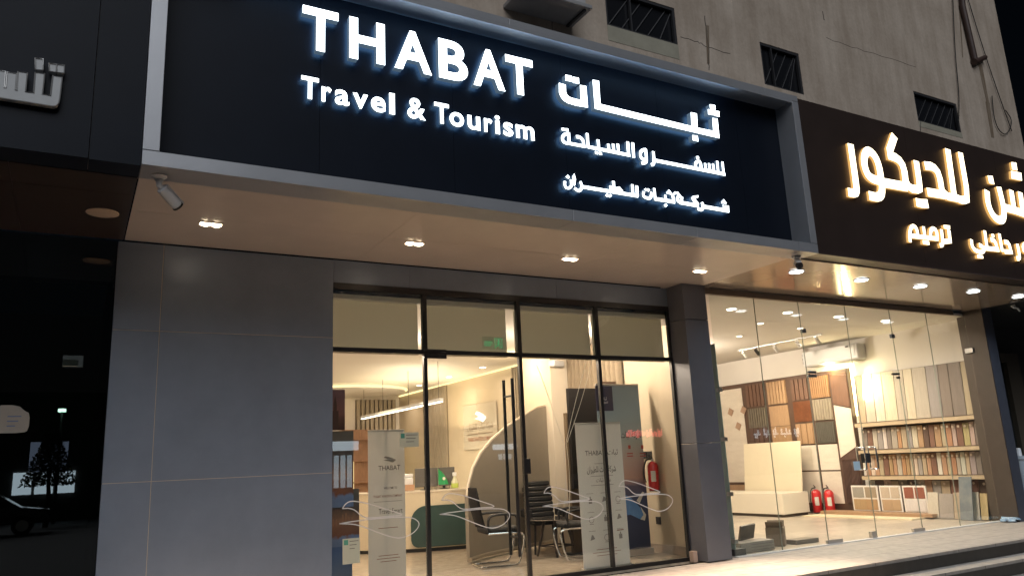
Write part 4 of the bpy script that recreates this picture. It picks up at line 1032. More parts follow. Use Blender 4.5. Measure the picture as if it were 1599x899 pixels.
k = MB(); printed(k, 'THABAT', (cx + .02, yb_, 1.285), UX, UZ, .052, .25); printed(k, 'Travel Smart', (cx + .03, yb_, .83), UX, UZ, .055, .27); printed(k, 'WELCOME TO', (cx + .03, yb_, 1.085), UX, UZ, .024, .15, .01); lines(k, cx, 2.45, (.955,), (.32,), .003); k.build('dark_lettering', INKB, b1, fix=False)
k = MB(); printed(k, 'THABAT AVIATION COMPANY', (cx, yb_, 1.0), UX, UZ, .026, .33, .012); lines(k, cx, 2.45, (.68, .40, .37, .34), (.22, .22, .26, .18)); k.build('brown_lettering', INKR, b1, fix=False)
k = MB()
for L_ in bird(cx + .02, 1.40, .00022): k.prism([(a, yb_, b_) for a, b_ in L_], (0, .001, 0))
k.build('bird_logo', INKG, b1)
b2 = white_banner('white roll-up banner with small icons left of the airline banner', 5.335, 6.03, 2.33, 1.735)
b2.rotation_euler = (0, 0, 0)
cx, yb_ = 5.69, 2.33 - .0015
k = MB(); printed(k, 'THABAT', (cx - .08, yb_, 1.345), UX, UZ, .06, .30); printed(k, ar('ثبات'), (cx + .19, yb_, 1.345), UX, UZ, .055, .16, cap=.6); printed(k, ar('شركة ثبات للطيران'), (cx, yb_, 1.14), UX, UZ, .06, .44, .01, cap=.6); printed(k, ar('سفر ثبات'), (cx + .02, yb_, 1.02), UX, UZ, .04, .22, cap=.6)
lines(k, cx, 2.33, (1.24, 1.09, .98), (.2, .34, .34), .004); k.build('dark_lettering', INKB, b2, fix=False)
k = MB()
for r_ in range(3):
    for c_ in range(3):
        x = cx - .20 + c_ * .21; z = .80 - r_ * .22; s = random.uniform(.75, 1.1)
        lines(k, x, 2.33, (z + .085,), (.10,), .005)
        kind = (r_ + c_ * 2) % 3
        if kind == 0: k.box(x - .028 * s, x + .028 * s, yb_ - .001, yb_, z - .03, z + .03 * s); k.box(x - .008, x + .008, yb_ - .001, yb_, z + .031 * s, z + .06 * s)
        elif kind == 1: k.tube([(x + .035 * math.cos(i * PI / 8), yb_, z + .035 * math.sin(i * PI / 8)) for i in range(16)], .0035, 5, True); k.box(x - .03, x + .03, yb_ - .001, yb_, z - .055, z - .048)
        else: k.prism([(x - .035, yb_, z - .02), (x + .035, yb_, z - .005), (x + .01, yb_, z + .04), (x - .01, yb_, z + .045)], (0, .001, 0))
k.build('icon', INKG, b2)
k = MB(); lines(k, cx, 2.33, (.225, .19, .155), (.30, .42, .3)); k.box(cx + .17, cx + .27, yb_ - .001, yb_, .425, .437); k.build('brown_lettering', INKR, b2)
# airline banner
SKYB = strip_mat('airline_picture', [(0.0, (.020, .028, .060)), (.30, (.035, .045, .10)), (.385, (.10, .09, .14)), (.44, (.48, .29, .24)), (.54, (.52, .38, .34)), (.66, (.42, .46, .45)), (.82, (.30, .40, .48)), (1.0, (.20, .29, .40))], noise=.03, nscale=2)
bb = thing('roll_up_banner', 'tall wide airline banner with a sunset sky and a blue aircraft nose', 'banner', (6.55, 3.05, 0))
BX0, BX1, BY, BZ = 6.20, 6.945, 3.05, 2.305
bx(BX0, BX1, BY, BY + .006, .085, BZ).build('print_sheet', SKYB, bb); bx(BX0 - .01, BX1 + .01, BY - .05, BY + .09, .004, .085).build('base', STEEL, bb, bevel=.01); MB().cyl((BX0, BY + .003, BZ), (BX1, BY + .003, BZ), .014, n=10).build('top_rail', STEEL, bb)
q0, q1 = at(927, 601, 'y', BY), at(958, 641, 'y', BY)
tg = bx(q0.x + .02, q1.x, BY - .003, BY - .0005, q1.z, BZ - .02).build('navy_tag', mat('navy_tag', (.015, .018, .06), .4), bb)
k = MB(); printed(k, ar('ثبات'), ((q0.x + q1.x) / 2, BY - .0045, q1.z + .15), UX, UZ, .035, .10, .01, cap=.6); printed(k, 'THABAT', ((q0.x + q1.x) / 2, BY - .0045, q1.z + .10), UX, UZ, .03, .14, .01); k.build('tag_lettering', WHITEPL, tg, fix=False)
k = MB()
P = [at(a, b_, 'y', BY - .004) for a, b_ in ((930, 788), (945, 775), (968, 768), (985, 776), (998, 790), (1006, 800), (1008, 808), (1000, 810), (985, 803), (960, 806), (930, 800))]
k.prism(P, (0, .003, 0)); k.build('aircraft_nose', mat('aircraft_blue', (.12, .26, .50), .4, c2=(.07, .16, .36), vscale=5), bb)
k = MB(); P = [at(a, b_, 'y', BY - .005) for a, b_ in ((994, 781), (1003, 767), (1006, 768), (999, 785))]; k.prism(P, (0, .0009, 0)); P = [at(a, b_, 'y', BY - .005) for a, b_ in ((1000, 790), (1009, 803), (1007, 812), (1000, 810), (1005, 803))]; k.prism(P, (0, .0009, 0)); k.build('wing_tip', mat('wing_cream', (.7, .62, .52), .4), bb)
k = MB(); q = at(973, 683, 'y', BY - .004); printed(k, ar('شركة ثبات'), (q.x + .14, BY - .004, q.z), UX, UZ, .07, .36, .01, cap=.6); k.build('dark_lettering', INKB, bb, fix=False)
k = MB()
for a in (983, 1003):
    q = at(a, 698, 'y', BY - .004); k.box(q.x - .02, q.x + .02, BY - .004, BY - .001, q.z - .02, q.z + .03)
    for z in (-.09, -.125): k.box(q.x - .05, q.x + .05, BY - .004, BY - .001, q.z + z, q.z + z + .014)
k.build('red_icon', mat('red_print', (.45, .08, .06), .5), bb)
# black display totem behind
q0, q1 = at(887, 610, 'y', 3.7), at(934, 606, 'y', 3.7)
tt = thing('display_stand', 'tall black display stand between the curtain and the airline banner', 'display', (6.3, 3.7, 0))
bx(q0.x, q1.x + .12, 3.7, 3.76, .9, q1.z).build('screen', mat('black_gloss', (.010, .009, .009), .5, 0, .15), tt, bevel=.006); bx(q0.x - .01, q0.x + .2, 3.77, 3.85, .03, q1.z - .35).build('column', mat('brown_post', (.12, .085, .05), .5), tt); bx(q0.x - .08, q1.x + .2, 3.6, 3.95, .004, .03).build('base', DKPL, tt)
bx(q1.x + .02, q1.x + .34, 3.68, 3.72, q1.z + .001, q1.z + .10).build('top_label', mat('brown_gloss', (.08, .045, .03), .3), tt)
# fire extinguisher of the office
RED = mat('extinguisher_red', (.50, .018, .02), .28, var=.06, coat=.3)
def extinguisher(c, z0, label, r=.075, h=.40):
    x, y = c; t = thing('fire_extinguisher', label, 'fire extinguisher', (x, y, z0))
    MB().lathe((x, y, z0), [(r * .92, 0), (r, .02), (r, h * .84), (r * .8, h * .93), (r * .35, h)], 24).build('cylinder', RED, t, smooth=True)
    MB().cyl((x, y, z0 + h), (x, y, z0 + h + .04), .02, n=12).build('valve', STEEL, t); MB().lathe((x, y, z0 - .001), [(r * .95, 0), (r * .98, .014), (r * .9, .02)], 24).build('foot_ring', DKPL, t)
    k = MB(); k.tube([(x, y, z0 + h + .03), (x - .06, y - .03, z0 + h + .06)], .009, 6); k.tube([(x, y, z0 + h + .045), (x - .07, y - .02, z0 + h + .09)], .008, 6); k.build('handle', DKPL, t)
    k = MB(); k.tube(smooth2([Vector((x, y, z0 + h + .03)), Vector((x - .10, y + .03, z0 + h + .03)), Vector((x - .13, y + .06, z0 + h * .6)), Vector((x - .10, y + .05, z0 + .12))], 2), .011, 8); k.build('hose', DKPL, t, smooth=True)
    d = Vector((CAM.x - x, CAM.y - y, 0)).normalized(); s = d.cross(Vector((0, 0, 1)))
    v = []
    for i in range(5):
        a = (i - 2) * .22; q = Vector((x, y, 0)) + (d * math.cos(a) + s * math.sin(a)) * (r + .0015)
        v += [(q.x, q.y, z0 + h * .32), (q.x, q.y, z0 + h * .68)]
    MB().add(v, [(2 * i, 2 * i + 2, 2 * i + 3, 2 * i + 1) for i in range(4)]).build('label_sheet', mat('label_white', (.62, .6, .55), .5), t, fix=False, smooth=True)
    return t
extinguisher((7.00, 2.94), .83, 'red fire extinguisher hung on the beige wall inside the travel office')
sw = thing('wall_switch', 'pair of black switch plates above the hung red extinguisher', 'switch', (7.09, 3.1, 1.3)); q = at(1014, 706, 'x', 7.09)
for d_ in (0, .11): bx(7.085, 7.098, q.y - .05 + d_, q.y + .045 + d_, 1.27, 1.37).build('plate', DKPL, sw, bevel=.003)
q = at(1028, 812, 'x', 7.09); tag(bx(7.085, 7.098, q.y - .05, q.y + .05, q.z - .05, q.z + .05).build('wall_socket', DKPL, loc=(7.09, q.y, q.z), bevel=.003), 'black wall socket plate below the hung red extinguisher', 'socket')
# air curtain unit under the ceiling
q = at(869, 568, 'y', 4.9); au = thing('wall_fan_unit', 'small white box unit on the cream column just under the ceiling', 'fan unit', q)
MB().obox(q, Vector((.9, .42, 0)).normalized(), Vector((-.42, .9, 0)).normalized(), Vector((0, 0, 1)), .32, .12, .10).build('casing', WHITEPL, au, bevel=.02, smooth=True)
MB().cyl(q + Vector((0, .02, .05)), (q.x, q.y + .02, ZC), .012, n=8).build('hanger', WHITEPL, au)
# white cords hanging behind the glass
k = MB()
for pts in ([(838, 570), (850, 600), (880, 690)], [(917, 560), (900, 620), (884, 690)], [(925, 560), (910, 620), (886, 690)], [(880, 690), (884, 760), (882, 790)], [(884, 690), (890, 740), (889, 800)]):
    P = [at(a, b_, 'y', D + .20) for a, b_ in pts]; k.tube(smooth2(P, 2), .0035, 6)
tag(k.build('hanging_cord', mat('white_cord', (.75, .7, .62), .6), smooth=True, loc=at(882, 690, 'y', D + .2)), 'thin white cords hanging in a Y behind the third lower pane', 'cord')
# picture boards by the left pane
PC1 = strip_mat('dusk_tower_picture', [(0, (.05, .02, .018)), (.35, (.10, .05, .04)), (.55, (.22, .10, .09)), (1, (.16, .09, .11))], noise=.25, nscale=14)
PC2 = strip_mat('city_picture', [(0, (.10, .16, .32)), (.28, (.16, .22, .40)), (.34, (.20, .08, .05)), (.6, (.26, .13, .08)), (.8, (.09, .06, .05)), (1, (.14, .12, .11))], noise=.30, nscale=16)
PC3 = strip_mat('sky_picture', [(0, (.20, .20, .26)), (.5, (.12, .18, .34)), (1, (.06, .12, .30))], noise=.3, nscale=9)
for (pa, pb, m_, yy, lb, sky_) in (((512, 608), (538.5, 671), PC1, 2.24, 'dusk picture board at the top left behind the glass, dark reds', 1), ((512, 673), (552, 790), PC2, 2.27, 'brown city picture board in the middle of the left pane stack', 0), ((512, 765), (561, 850), PC2, 2.30, 'city and blue water picture board low behind the left pane', 0), ((512, 851), (550, 915), PC3, 2.33, 'blue sky picture board at the bottom of the left pane stack', 0)):
    a, b_ = at(*pa, 'y', yy), at(*pb, 'y', yy); t = thing('picture_board', lb, 'picture', ((a.x + b_.x) / 2, yy, b_.z), 'picture boards stacked beside the left pane')
    bx(a.x, b_.x, yy, yy + .018, b_.z, a.z).build('print', m_, t); 
    k = MB()
    if sky_:
        w_ = b_.x - a.x; k.box(a.x + .25 * w_, a.x + .62 * w_, yy - .002, yy - .0005, b_.z + .02, b_.z + .2); k.box(a.x + .33 * w_, a.x + .52 * w_, yy - .002, yy - .0005, b_.z + .2, b_.z + .27); k.prism([(a.x + .33 * w_, yy - .002, b_.z + .27), (a.x + .52 * w_, yy - .002, b_.z + .27), (a.x + .425 * w_, yy - .002, b_.z + .36)], (0, .0015, 0))
        k.build('tower_shape', mat('tower_dark', (.07, .035, .03), .5), t)
    elif m_ is PC2:
        for i in range(9):
            x = a.x + (b_.x - a.x) * (.05 + .1 * i); h_ = random.uniform(.04, .12); k.box(x, x + .016, yy - .002, yy - .0005, b_.z + (a.z - b_.z) * .36, b_.z + (a.z - b_.z) * .36 + h_)
        k.build('skyline', mat('skyline_brown', (.30, .15, .09), .5), t)
# chair-like dark shape at the far left of the office
dc = copy_tree(c1); dc.location = (3.95, 8.4, .004); dc.rotation_euler = (0, 0, math.radians(40)); dc['label'] = 'black office chair at the far left end of the reception desk'

# ------------------------------------------------------------------ showroom shell
ZN = 3.42; XW = 13.62
tag(bx(7.34, XW + .1, NG + .03, 9.2, ZN, ZN + .05).build('ceiling', CEIL), kind='structure')
tag(bx(XW, XW + .1, NG + .02, 9.2, 0, ZN).build('showroom_side_wall', WARMW, loc=(XW, 5, 0)), 'warm white side wall carrying the wood samples in the showroom', 'wall')
tag(bx(7.34, XW, 9.1, 9.2, 0, ZN).build('showroom_back_wall', WARMW, loc=(10, 9.15, 0)), 'warm white end wall of the showroom', 'wall')
WN = (1.0, .81, .65)
for i, (x, y) in enumerate(((8.49, 2.60), (9.65, 2.55), (10.87, 2.56), (12.14, 2.60), (9.99, 2.34 + 1.1), (10.69, 4.62), (12.3, 4.25), (11.19, 3.63))):
    disc(x, y, ZN - .003, ('round showroom ceiling spot nearest the grey pillar', 'second showroom ceiling spot from the grey pillar, near the glass', 'showroom ceiling spot near the middle of the glass', 'showroom ceiling spot nearest the plank shelves', 'small showroom ceiling spot behind the glass door', 'showroom ceiling spot left of the track lights', 'showroom ceiling spot next to the air conditioner', 'showroom ceiling spot just in front of the track lights')[i],
         'round spots in the showroom ceiling', .075 if i < 4 else .05, 46 if i < 4 else 34, WN, SPOTW, 165)
disc(10.5, 6.5, ZN - .003, 'larger round fill lamp added deep inside the showroom', 'round spots in the showroom ceiling', .12, 95, WN, SPOTW, 170)  # fill light added to brighten the showroom, given a round fixture
tk = thing('track_light', 'white ceiling track with five small spot heads in the showroom', 'track light', (12.2, 5, ZN))
bx(12.18, 12.22, 4.0, 6.15, ZN - .03, ZN - .002).build('rail', WHITEPL, tk)
for i, y in enumerate((6.0, 5.65, 5.15, 4.58, 4.12)):
    h = MB(); h.cyl((12.2, y, ZN - .03), (12.2, y, ZN - .07), .008, n=8); d_ = Vector((.75, .1, -.66)).normalized(); a = Vector((12.2, y, ZN - .10)) - d_ * .05; h.cyl(a, a + d_ * .14, .036, n=16)
    o = h.build('spot_head', WHITEPL if i != 1 else DKPL, tk, smooth=True)
    MB().cyl(a + d_ * .1405, a + d_ * .144, .03, n=14).build('bulb', SPOTW, o)
    lamp('spot', 'SPOT', a + d_ * .17, 22, (1.0, .80, .54), tk, .03, d_, 60, .8)
# split air conditioner
sa = thing('air_conditioner', 'white split air conditioner over the panelled sample rack', 'air conditioner', (13.5, 4.8, 2.98))
bx(13.37, XW - .003, 4.13, 5.50, 2.99, 3.31).build('body', WHITEPL, sa, bevel=.03, smooth=True)
bx(13.355, 13.369, 4.2, 5.44, 3.07, 3.30).build('front_cover', WHITEPL, sa, bevel=.004); bx(13.40, 13.60, 4.25, 5.4, 2.978, 2.989).build('vent_flap', mat('vent_grey', (.45, .45, .44), .5), sa)
bx(13.350, 13.3545, 4.33, 4.40, 3.25, 3.275).build('badge', DKPL, sa)
for z in (3.06, 3.14, 3.22): bx(13.40, 13.45, 5.501, 5.52, z, z + .045).build('pipe_port', mat('vent_dark', (.06, .06, .06), .5), sa)
# ---- sample rack on the side wall
rk = thing('sample_rack', 'tall brown framed wall rack of wood, slat and marble panels', 'display rack', (13.5, 6.4, 0))
RX = 13.52
bx(RX, XW - .004, 4.57, 8.55, .03, 2.86).build('frame', mat('rack_brown', (.075, .040, .026), .5, var=.1), rk)
def ribbed(mb, y0, y1, z0, z1, n, dep=.018):
    w_ = (y1 - y0) / n
    for i in range(n): mb.box(RX - .012 - dep, RX - .013, y0 + i * w_ + w_ * .12, y0 + (i + 1) * w_ - w_ * .12, z0, z1)
def rp(name, m_, y0, y1, z0, z1, ribs=0, m2=None):
    o = bx(RX - .012, RX - .001, y0, y1, z0, z1).build(name, m_, rk)
    if ribs: k = MB(); ribbed(k, y0 + .004, y1 - .004, z0 + .004, z1 - .004, ribs); k.build('ribs', m2 or m_, o)
    return o
MARB = mat('white_marble', (.72, .66, .58), .2, c2=(.60, .53, .46), vscale=3, stretch=(1, .5, 1.6))
W_RB = wood_mat('red_brown_wood', (.17, .07, .035)); W_OAK = wood_mat('light_oak', (.44, .24, .10), .7); W_GOLD = wood_mat('golden_oak', (.42, .22, .07), .7); W_ZEB = wood_mat('grey_zebra', (.19, .15, .10), .45, 9); W_WAL = wood_mat('dark_walnut', (.13, .055, .035)); W_ORG = wood_mat('orange_slat', (.44, .20, .05), .7); W_TEAK = wood_mat('teak_panel', (.22, .085, .03), .6); W_GRY = wood_mat('dark_grey_slat', (.10, .09, .07), .7); W_STR = wood_mat('pale_stripe', (.52, .42, .28), .5, 7); W_COPPER = mat('copper_sheet', (.20, .075, .035), .3, .4, c2=(.13, .045, .02), vscale=6)
rp('marble_panel', MARB, 7.47, 8.42, .62, 2.76); rp('light_panel', W_OAK, 7.6, 8.4, .30, .56)
rp('wood_panel', W_RB, 6.78, 7.34, 2.30, 2.80, 5); rp('wood_panel', W_ZEB, 6.78, 7.34, 1.82, 2.26, 8); rp('wood_panel', W_WAL, 6.78, 7.34, 1.36, 1.81, 4)
rp('wood_panel', W_OAK, 6.16, 6.70, 2.30, 2.80, 6); rp('wood_panel', W_OAK, 6.16, 6.70, 1.82, 2.26); rp('wood_panel', W_GOLD, 6.16, 6.70, 1.36, 1.81)
rp('wood_panel', W_RB, 5.55, 6.02, 2.33, 2.78, 4); rp('copper_panel', W_COPPER, 5.55, 6.02, 1.87, 2.30); rp('wood_panel', W_OAK, 5.55, 6.02, 1.40, 1.83, 3)
rp('wood_panel', W_ORG, 5.03, 5.50, 2.33, 2.78, 9); rp('wood_panel', W_STR, 5.03, 5.50, 1.87, 2.30, 7, wood_mat('stripe_rib', (.36, .29, .20))); rp('wood_panel', W_GRY, 5.03, 5.50, 1.40, 1.83, 10)
for y0, y1 in ((5.55, 6.02), (5.03, 5.50)): rp('marble_panel', MARB, y0, y1, .86, 1.37); rp('marble_panel', MARB, y0, y1, .20, .83)
for nm, m_, pts in (('teak_panel', W_TEAK, ((4.59, 2.08), (4.59, 2.80), (4.98, 2.80), (4.98, 2.18))), ('marble_panel', MARB, ((4.59, 1.30), (4.59, 2.05), (4.98, 2.15), (4.98, 1.10))), ('dark_ribbed_panel', wood_mat('rib_brown', (.11, .05, .035)), ((4.59, .2), (4.59, 1.27), (4.98, 1.07), (4.98, .2)))):
    o = MB().prism([(RX - .013, a, b_) for a, b_ in pts], (.012, 0, 0)).build(nm, m_, rk)
    if nm[0] == 'd':
        k = MB()
        for i in range(12): k.box(RX - .03, RX - .0135, 4.60 + i * .031, 4.62 + i * .031, .21, 1.06)
        k.build('ribs', m_, o)
# marble offcut diamonds on the pale panel
k = MB()
for a, b_ in ((1141, 643), (1161, 640), (1153, 665)):
    q = at(a, b_, 'x', RX - .02); r = .10; k.prism([(RX - .028, q.y + .02, q.z + r), (RX - .028, q.y - r, q.z + .03), (RX - .028, q.y - .02, q.z - r), (RX - .028, q.y + r, q.z - .03)], (.012, 0, 0))
k.build('tile_chip', mat('brown_chip', (.34, .22, .15), .4, var=.1), rk)
# vertical warm light strip at the end of the rack
vl = bx(XW - .03, XW - .004, 4.46, 4.54, 1.9, 2.95).build('strip_light', emis('strip_warm', (1.0, .80, .42), 12), loc=(XW, 4.5, 1.9)); tag(vl, 'upright warm light strip between the rack and the plank shelves', 'strip light')
lamp('strip_glow', 'AREA', (XW - .12, 4.25, 2.45), 7, (1.0, .78, .42), vl, .5, (.35, -1, -.1))
lamp('rack_glow', 'POINT', (XW - .22, 4.9, 2.93), 6, (1.0, .78, .42), vl, .05)
# leaning sheets and low podium
q = [at(a, b_, 'x', 13.15) for a, b_ in ((1158, 708), (1246, 704), (1250, 772), (1153, 774))]
k = MB(); ys = (q[1].y, q[0].y); k.obox((13.2, sum(ys) / 2, .95), Vector((1, 0, -.12)).normalized(), Vector((0, 1, 0)), Vector((.12, 0, 1)).normalized(), .02, ys[1] - ys[0], 1.05)
tag(k.build('leaning_sheet', mat('cream_board', (.74, .66, .50), .45, var=.02), loc=(13.2, 6.3, .42)), 'large cream board leaning behind the white podium', 'board')
pod = thing('podium', 'low white display podium with a dark foot in front of the rack', 'podium', (12.6, 6.4, 0))
k = MB(); k.prism([(12.20, 7.9, .06), (12.24, 5.46, .06), (13.06, 5.53, .06), (13.1, 7.9, .06)], (0, 0, .40)); k.build('body', mat('podium_white', (.74, .68, .57), .35), pod, bevel=.006)
k = MB(); k.prism([(12.23, 7.9, .004), (12.27, 5.5, .004), (13.03, 5.56, .004), (13.07, 7.9, .004)], (0, 0, .055)); k.build('foot', mat('podium_foot', (.06, .045, .035), .5), pod)
extinguisher((13.36, 5.58), .02, 'left of two red extinguishers standing side by side in the showroom', .095, .46); extinguisher((13.36, 5.27), .02, 'right of two red extinguishers standing side by side in the showroom', .095, .46)
k = MB(); k.obox((13.36, 5.95, .07), Vector((1, 0, 0)), Vector((0, 1, 0)), Vector((0, 0, 1)), .16, .18, .14); tag(k.build('small_carton', mat('tan_carton', (.30, .19, .11), .7, var=.1), bevel=.01, loc=(13.36, 5.95, 0)), 'small brown carton beside the two standing extinguishers', 'carton')
# plank lying on the floor and pale sheet before it
tag(MB().prism([(13.02, 5.25, .03), (13.40, 5.25, .03), (13.50, 2.95, .03), (13.12, 2.95, .03)], (0, 0, .055)).build('floor_plank', W_OAK, loc=(13.3, 4, .03), bevel=.004), 'long oak board lying on the floor below the framed samples', 'board')
tag(MB().prism([(12.55, 5.3, .006), (13.45, 5.3, .006), (13.5, 3.1, .006), (12.75, 3.1, .006)], (0, 0, .022)).build('pale_sheet', mat('pale_ply', (.72, .62, .44), .5), loc=(13, 4.2, 0)), 'thin pale sheet lying flat under the long oak board', 'board')
# framed sample boards
FRW = mat('board_white', (.74, .70, .66), .4)
for (y1, y0, cols, lb) in ((4.72, 4.14, [((.33, .30, .25), (.34, .25, .15)), ((.46, .28, .10), (.48, .27, .09))], 'white framed board with four small wood samples beside the podium'),
                           (4.10, 3.66, [((.55, .43, .31), (.54, .42, .30)), ((.48, .30, .14), (.50, .32, .15))], 'white framed board with beige samples, in the middle of three'),
                           (3.62, 3.16, [((.30, .07, .03), (.32, .08, .035)), ((.70, .64, .62), (.71, .65, .63))], 'white framed board with red brown samples, right of three')):
    t = thing('sample_board', lb, 'sample board', (13.36, (y0 + y1) / 2, .09), 'white framed sample boards on the floor')
    z0, z1 = .09, .56; bx(13.36, 13.385, y0, y1, z0, z1).build('board', FRW, t)
    for r_ in range(2):
        for c_ in range(2):
            ya = y1 - .03 - c_ * (y1 - y0 - .03) / 2; yb2 = ya - (y1 - y0 - .03) / 2 + (.03 if r_ == 0 else .0)
            if c_ == 1: yb2 = y0 + .03
            zt = z1 - .03 - r_ * .225
            bx(13.352, 13.3595, min(ya, yb2), max(ya, yb2) - .002, zt - .195, zt).build('sample', wood_mat('sample_%d_%d_%d' % (int(y1 * 100), r_, c_), cols[r_][c_], .8), t)
# plank shelves
shf = thing('plank_shelf', 'three long beige display shelves for flooring planks on the right wall', 'shelf', (13.55, 3.2, .7))
SHM = mat('shelf_beige', (.46, .36, .24), .5, var=.05)
SY0, SY1 = 2.06, 4.44
for z in (1.70, 1.185, .70):
    bx(13.36, XW - .003, SY0, SY1, z - .035, z + .035).build('board', SHM, shf, bevel=.003)
    bx(13.355, 13.3595, SY0, SY1, z + .036, z + .05).build('lip', mat('shelf_lip', (.06, .04, .03), .5), shf)
for z0, z1 in ((.05, .66), (.74, 1.15), (1.22, 1.66), (1.74, 2.72)): bx(13.42, XW - .003, SY0 - .045, SY0 - .025, z0, z1).build('glass_end', mat('glass_edge', (.25, .38, .34), .15), shf)
for z0, z1 in ((.02, .66), (.74, 1.14), (1.225, 1.66), (1.74, 2.69)): bx(XW - .03, XW - .002, SY0 + .002, SY1 - .002, z0, z1).build('dark_backing', mat('gap_dark', (.07, .048, .035), .6), shf)  # dark sheets added so the gaps between planks read dark
CN = [('pale birch', (.66, .53, .38)), ('cream', (.70, .60, .46)), ('honey oak', (.56, .32, .12)), ('orange oak', (.56, .25, .08)), ('light ash', (.56, .45, .36)), ('grey beige', (.42, .35, .30)), ('red brown', (.26, .10, .05)), ('dark walnut', (.15, .075, .045)), ('white', (.74, .70, .64)), ('golden yellow', (.58, .40, .13)), ('taupe', (.29, .21, .165)), ('sand', (.54, .40, .25))]
CD = {k_: tuple(q_ * .78 for q_ in v_) for k_, v_ in CN}
ORD = ['first', 'second', 'third', 'fourth', 'fifth', 'sixth', 'seventh', 'eighth', 'ninth', 'tenth', 'eleventh', 'twelfth', 'thirteenth', 'fourteenth', 'fifteenth', 'sixteenth', 'seventeenth', 'eighteenth', 'nineteenth', 'twentieth', 'twenty-first', 'twenty-second', 'twenty-third', 'twenty-fourth', 'twenty-fifth', 'twenty-sixth', 'twenty-seventh', 'twenty-eighth', 'twenty-ninth', 'thirtieth']
def planks(names, z0, z1, row, grp, x=13.50, tagdot=False, jit=.0):
    n = len(names); wts = [random.uniform(.8, 1.25) for _ in names]; S = sum(wts); y = SY1 - .01
    for i, nm in enumerate(names):
        w_ = (SY1 - SY0 - .02) * wts[i] / S; zz = z1 - random.uniform(0, jit)
        m_ = wood_mat('plank_' + nm.replace(' ', '_') + '_%d' % random.randint(0, 2), tuple(c * random.uniform(.88, 1.1) for c in CD[nm]), .78, 3.5)
        k = MB().obox((x + .012, y - w_ / 2, (z0 + zz) / 2), Vector((1, 0, -.06)).normalized(), Vector((0, 1, 0)), Vector((.06, 0, 1)).normalized(), .014, w_ - .010, zz - z0)
        o = k.build('wood_plank', m_, loc=(x + .01, y - w_ / 2, z0), bevel=.0015)
        tag(o, '%s flooring plank, %s from the left %s' % (nm, ORD[i], row), 'wood plank', grp)
        if tagdot and random.random() < .75:
            MB().cyl((x - .012, y - w_ / 2, zz - .055), (x - .010, y - w_ / 2, zz - .055), .022, n=12).build('round_tag', mat('tag_paper', (.62, .52, .42), .6), o)
        y -= w_
planks(['sand', 'pale birch', 'cream', 'cream', 'light ash', 'cream', 'light ash', 'grey beige', 'taupe', 'taupe', 'sand'], 1.738, 2.68, 'in the tall top row', 'tall planks on the top shelf')
planks(['taupe', 'red brown', 'light ash', 'grey beige', 'white', 'taupe', 'light ash', 'orange oak', 'sand', 'grey beige', 'cream', 'honey oak', 'dark walnut', 'red brown', 'honey oak', 'sand', 'orange oak', 'light ash', 'red brown', 'golden yellow', 'light ash', 'taupe'], 1.223, 1.63, 'on the middle shelf row', 'planks on the second shelf', tagdot=True, jit=.012)
planks(['orange oak', 'cream', 'honey oak', 'sand', 'red brown', 'honey oak', 'honey oak', 'light ash', 'orange oak', 'honey oak', 'sand', 'cream', 'grey beige', 'sand', 'honey oak', 'red brown', 'white', 'honey oak', 'sand', 'orange oak', 'light ash', 'cream', 'sand', 'grey beige', 'taupe', 'white'], .738, 1.13, 'on the low shelf row', 'planks on the third shelf', tagdot=True, jit=.012)
planks(['white', 'dark walnut', 'light ash', 'sand', 'taupe', 'dark walnut', 'light ash', 'honey oak', 'grey beige', 'sand', 'red brown', 'taupe', 'red brown', 'dark walnut'], .20, .655, 'in the row under the shelves', 'planks below the lowest shelf', tagdot=True, jit=.02)
for y, w_, h, nm, lb in ((3.02, .20, .44, 'cream', 'short cream plank leaning at the left of the lowest front row'), (2.78, .26, .42, 'grey beige', 'grey beige plank leaning low, second of the front row'), (2.52, .24, .44, 'sand', 'sand coloured twin strip plank leaning low in the front row'), (2.28, .16, .45, 'cream', 'narrow cream plank leaning beside the grey tile'), (2.12, .12, .43, 'golden yellow', 'yellow oak plank leaning at the right end of the front row')):
    o = MB().obox((13.30, y, .01 + h / 2), Vector((1, 0, -.18)).normalized(), Vector((0, 1, 0)), Vector((.18, 0, 1)).normalized(), .014, w_, h).build('wood_plank', wood_mat('low_' + nm.replace(' ', '_'), CD[nm], .8), loc=(13.3, y, .01), bevel=.0015); tag(o, lb, 'wood plank', 'planks leaning on the floor')
o = MB().obox((13.22, 2.36, .36), Vector((1, 0, -.2)).normalized(), Vector((0, 1, 0)), Vector((.2, 0, 1)).normalized(), .016, .22, .72).build('slate_tile', mat('blue_slate', (.10, .13, .16), .2, c2=(.22, .23, .23), vscale=4), loc=(13.22, 2.36, 0)); tag(o, 'large dark slate tile leaning at the right end below the shelves', 'tile')

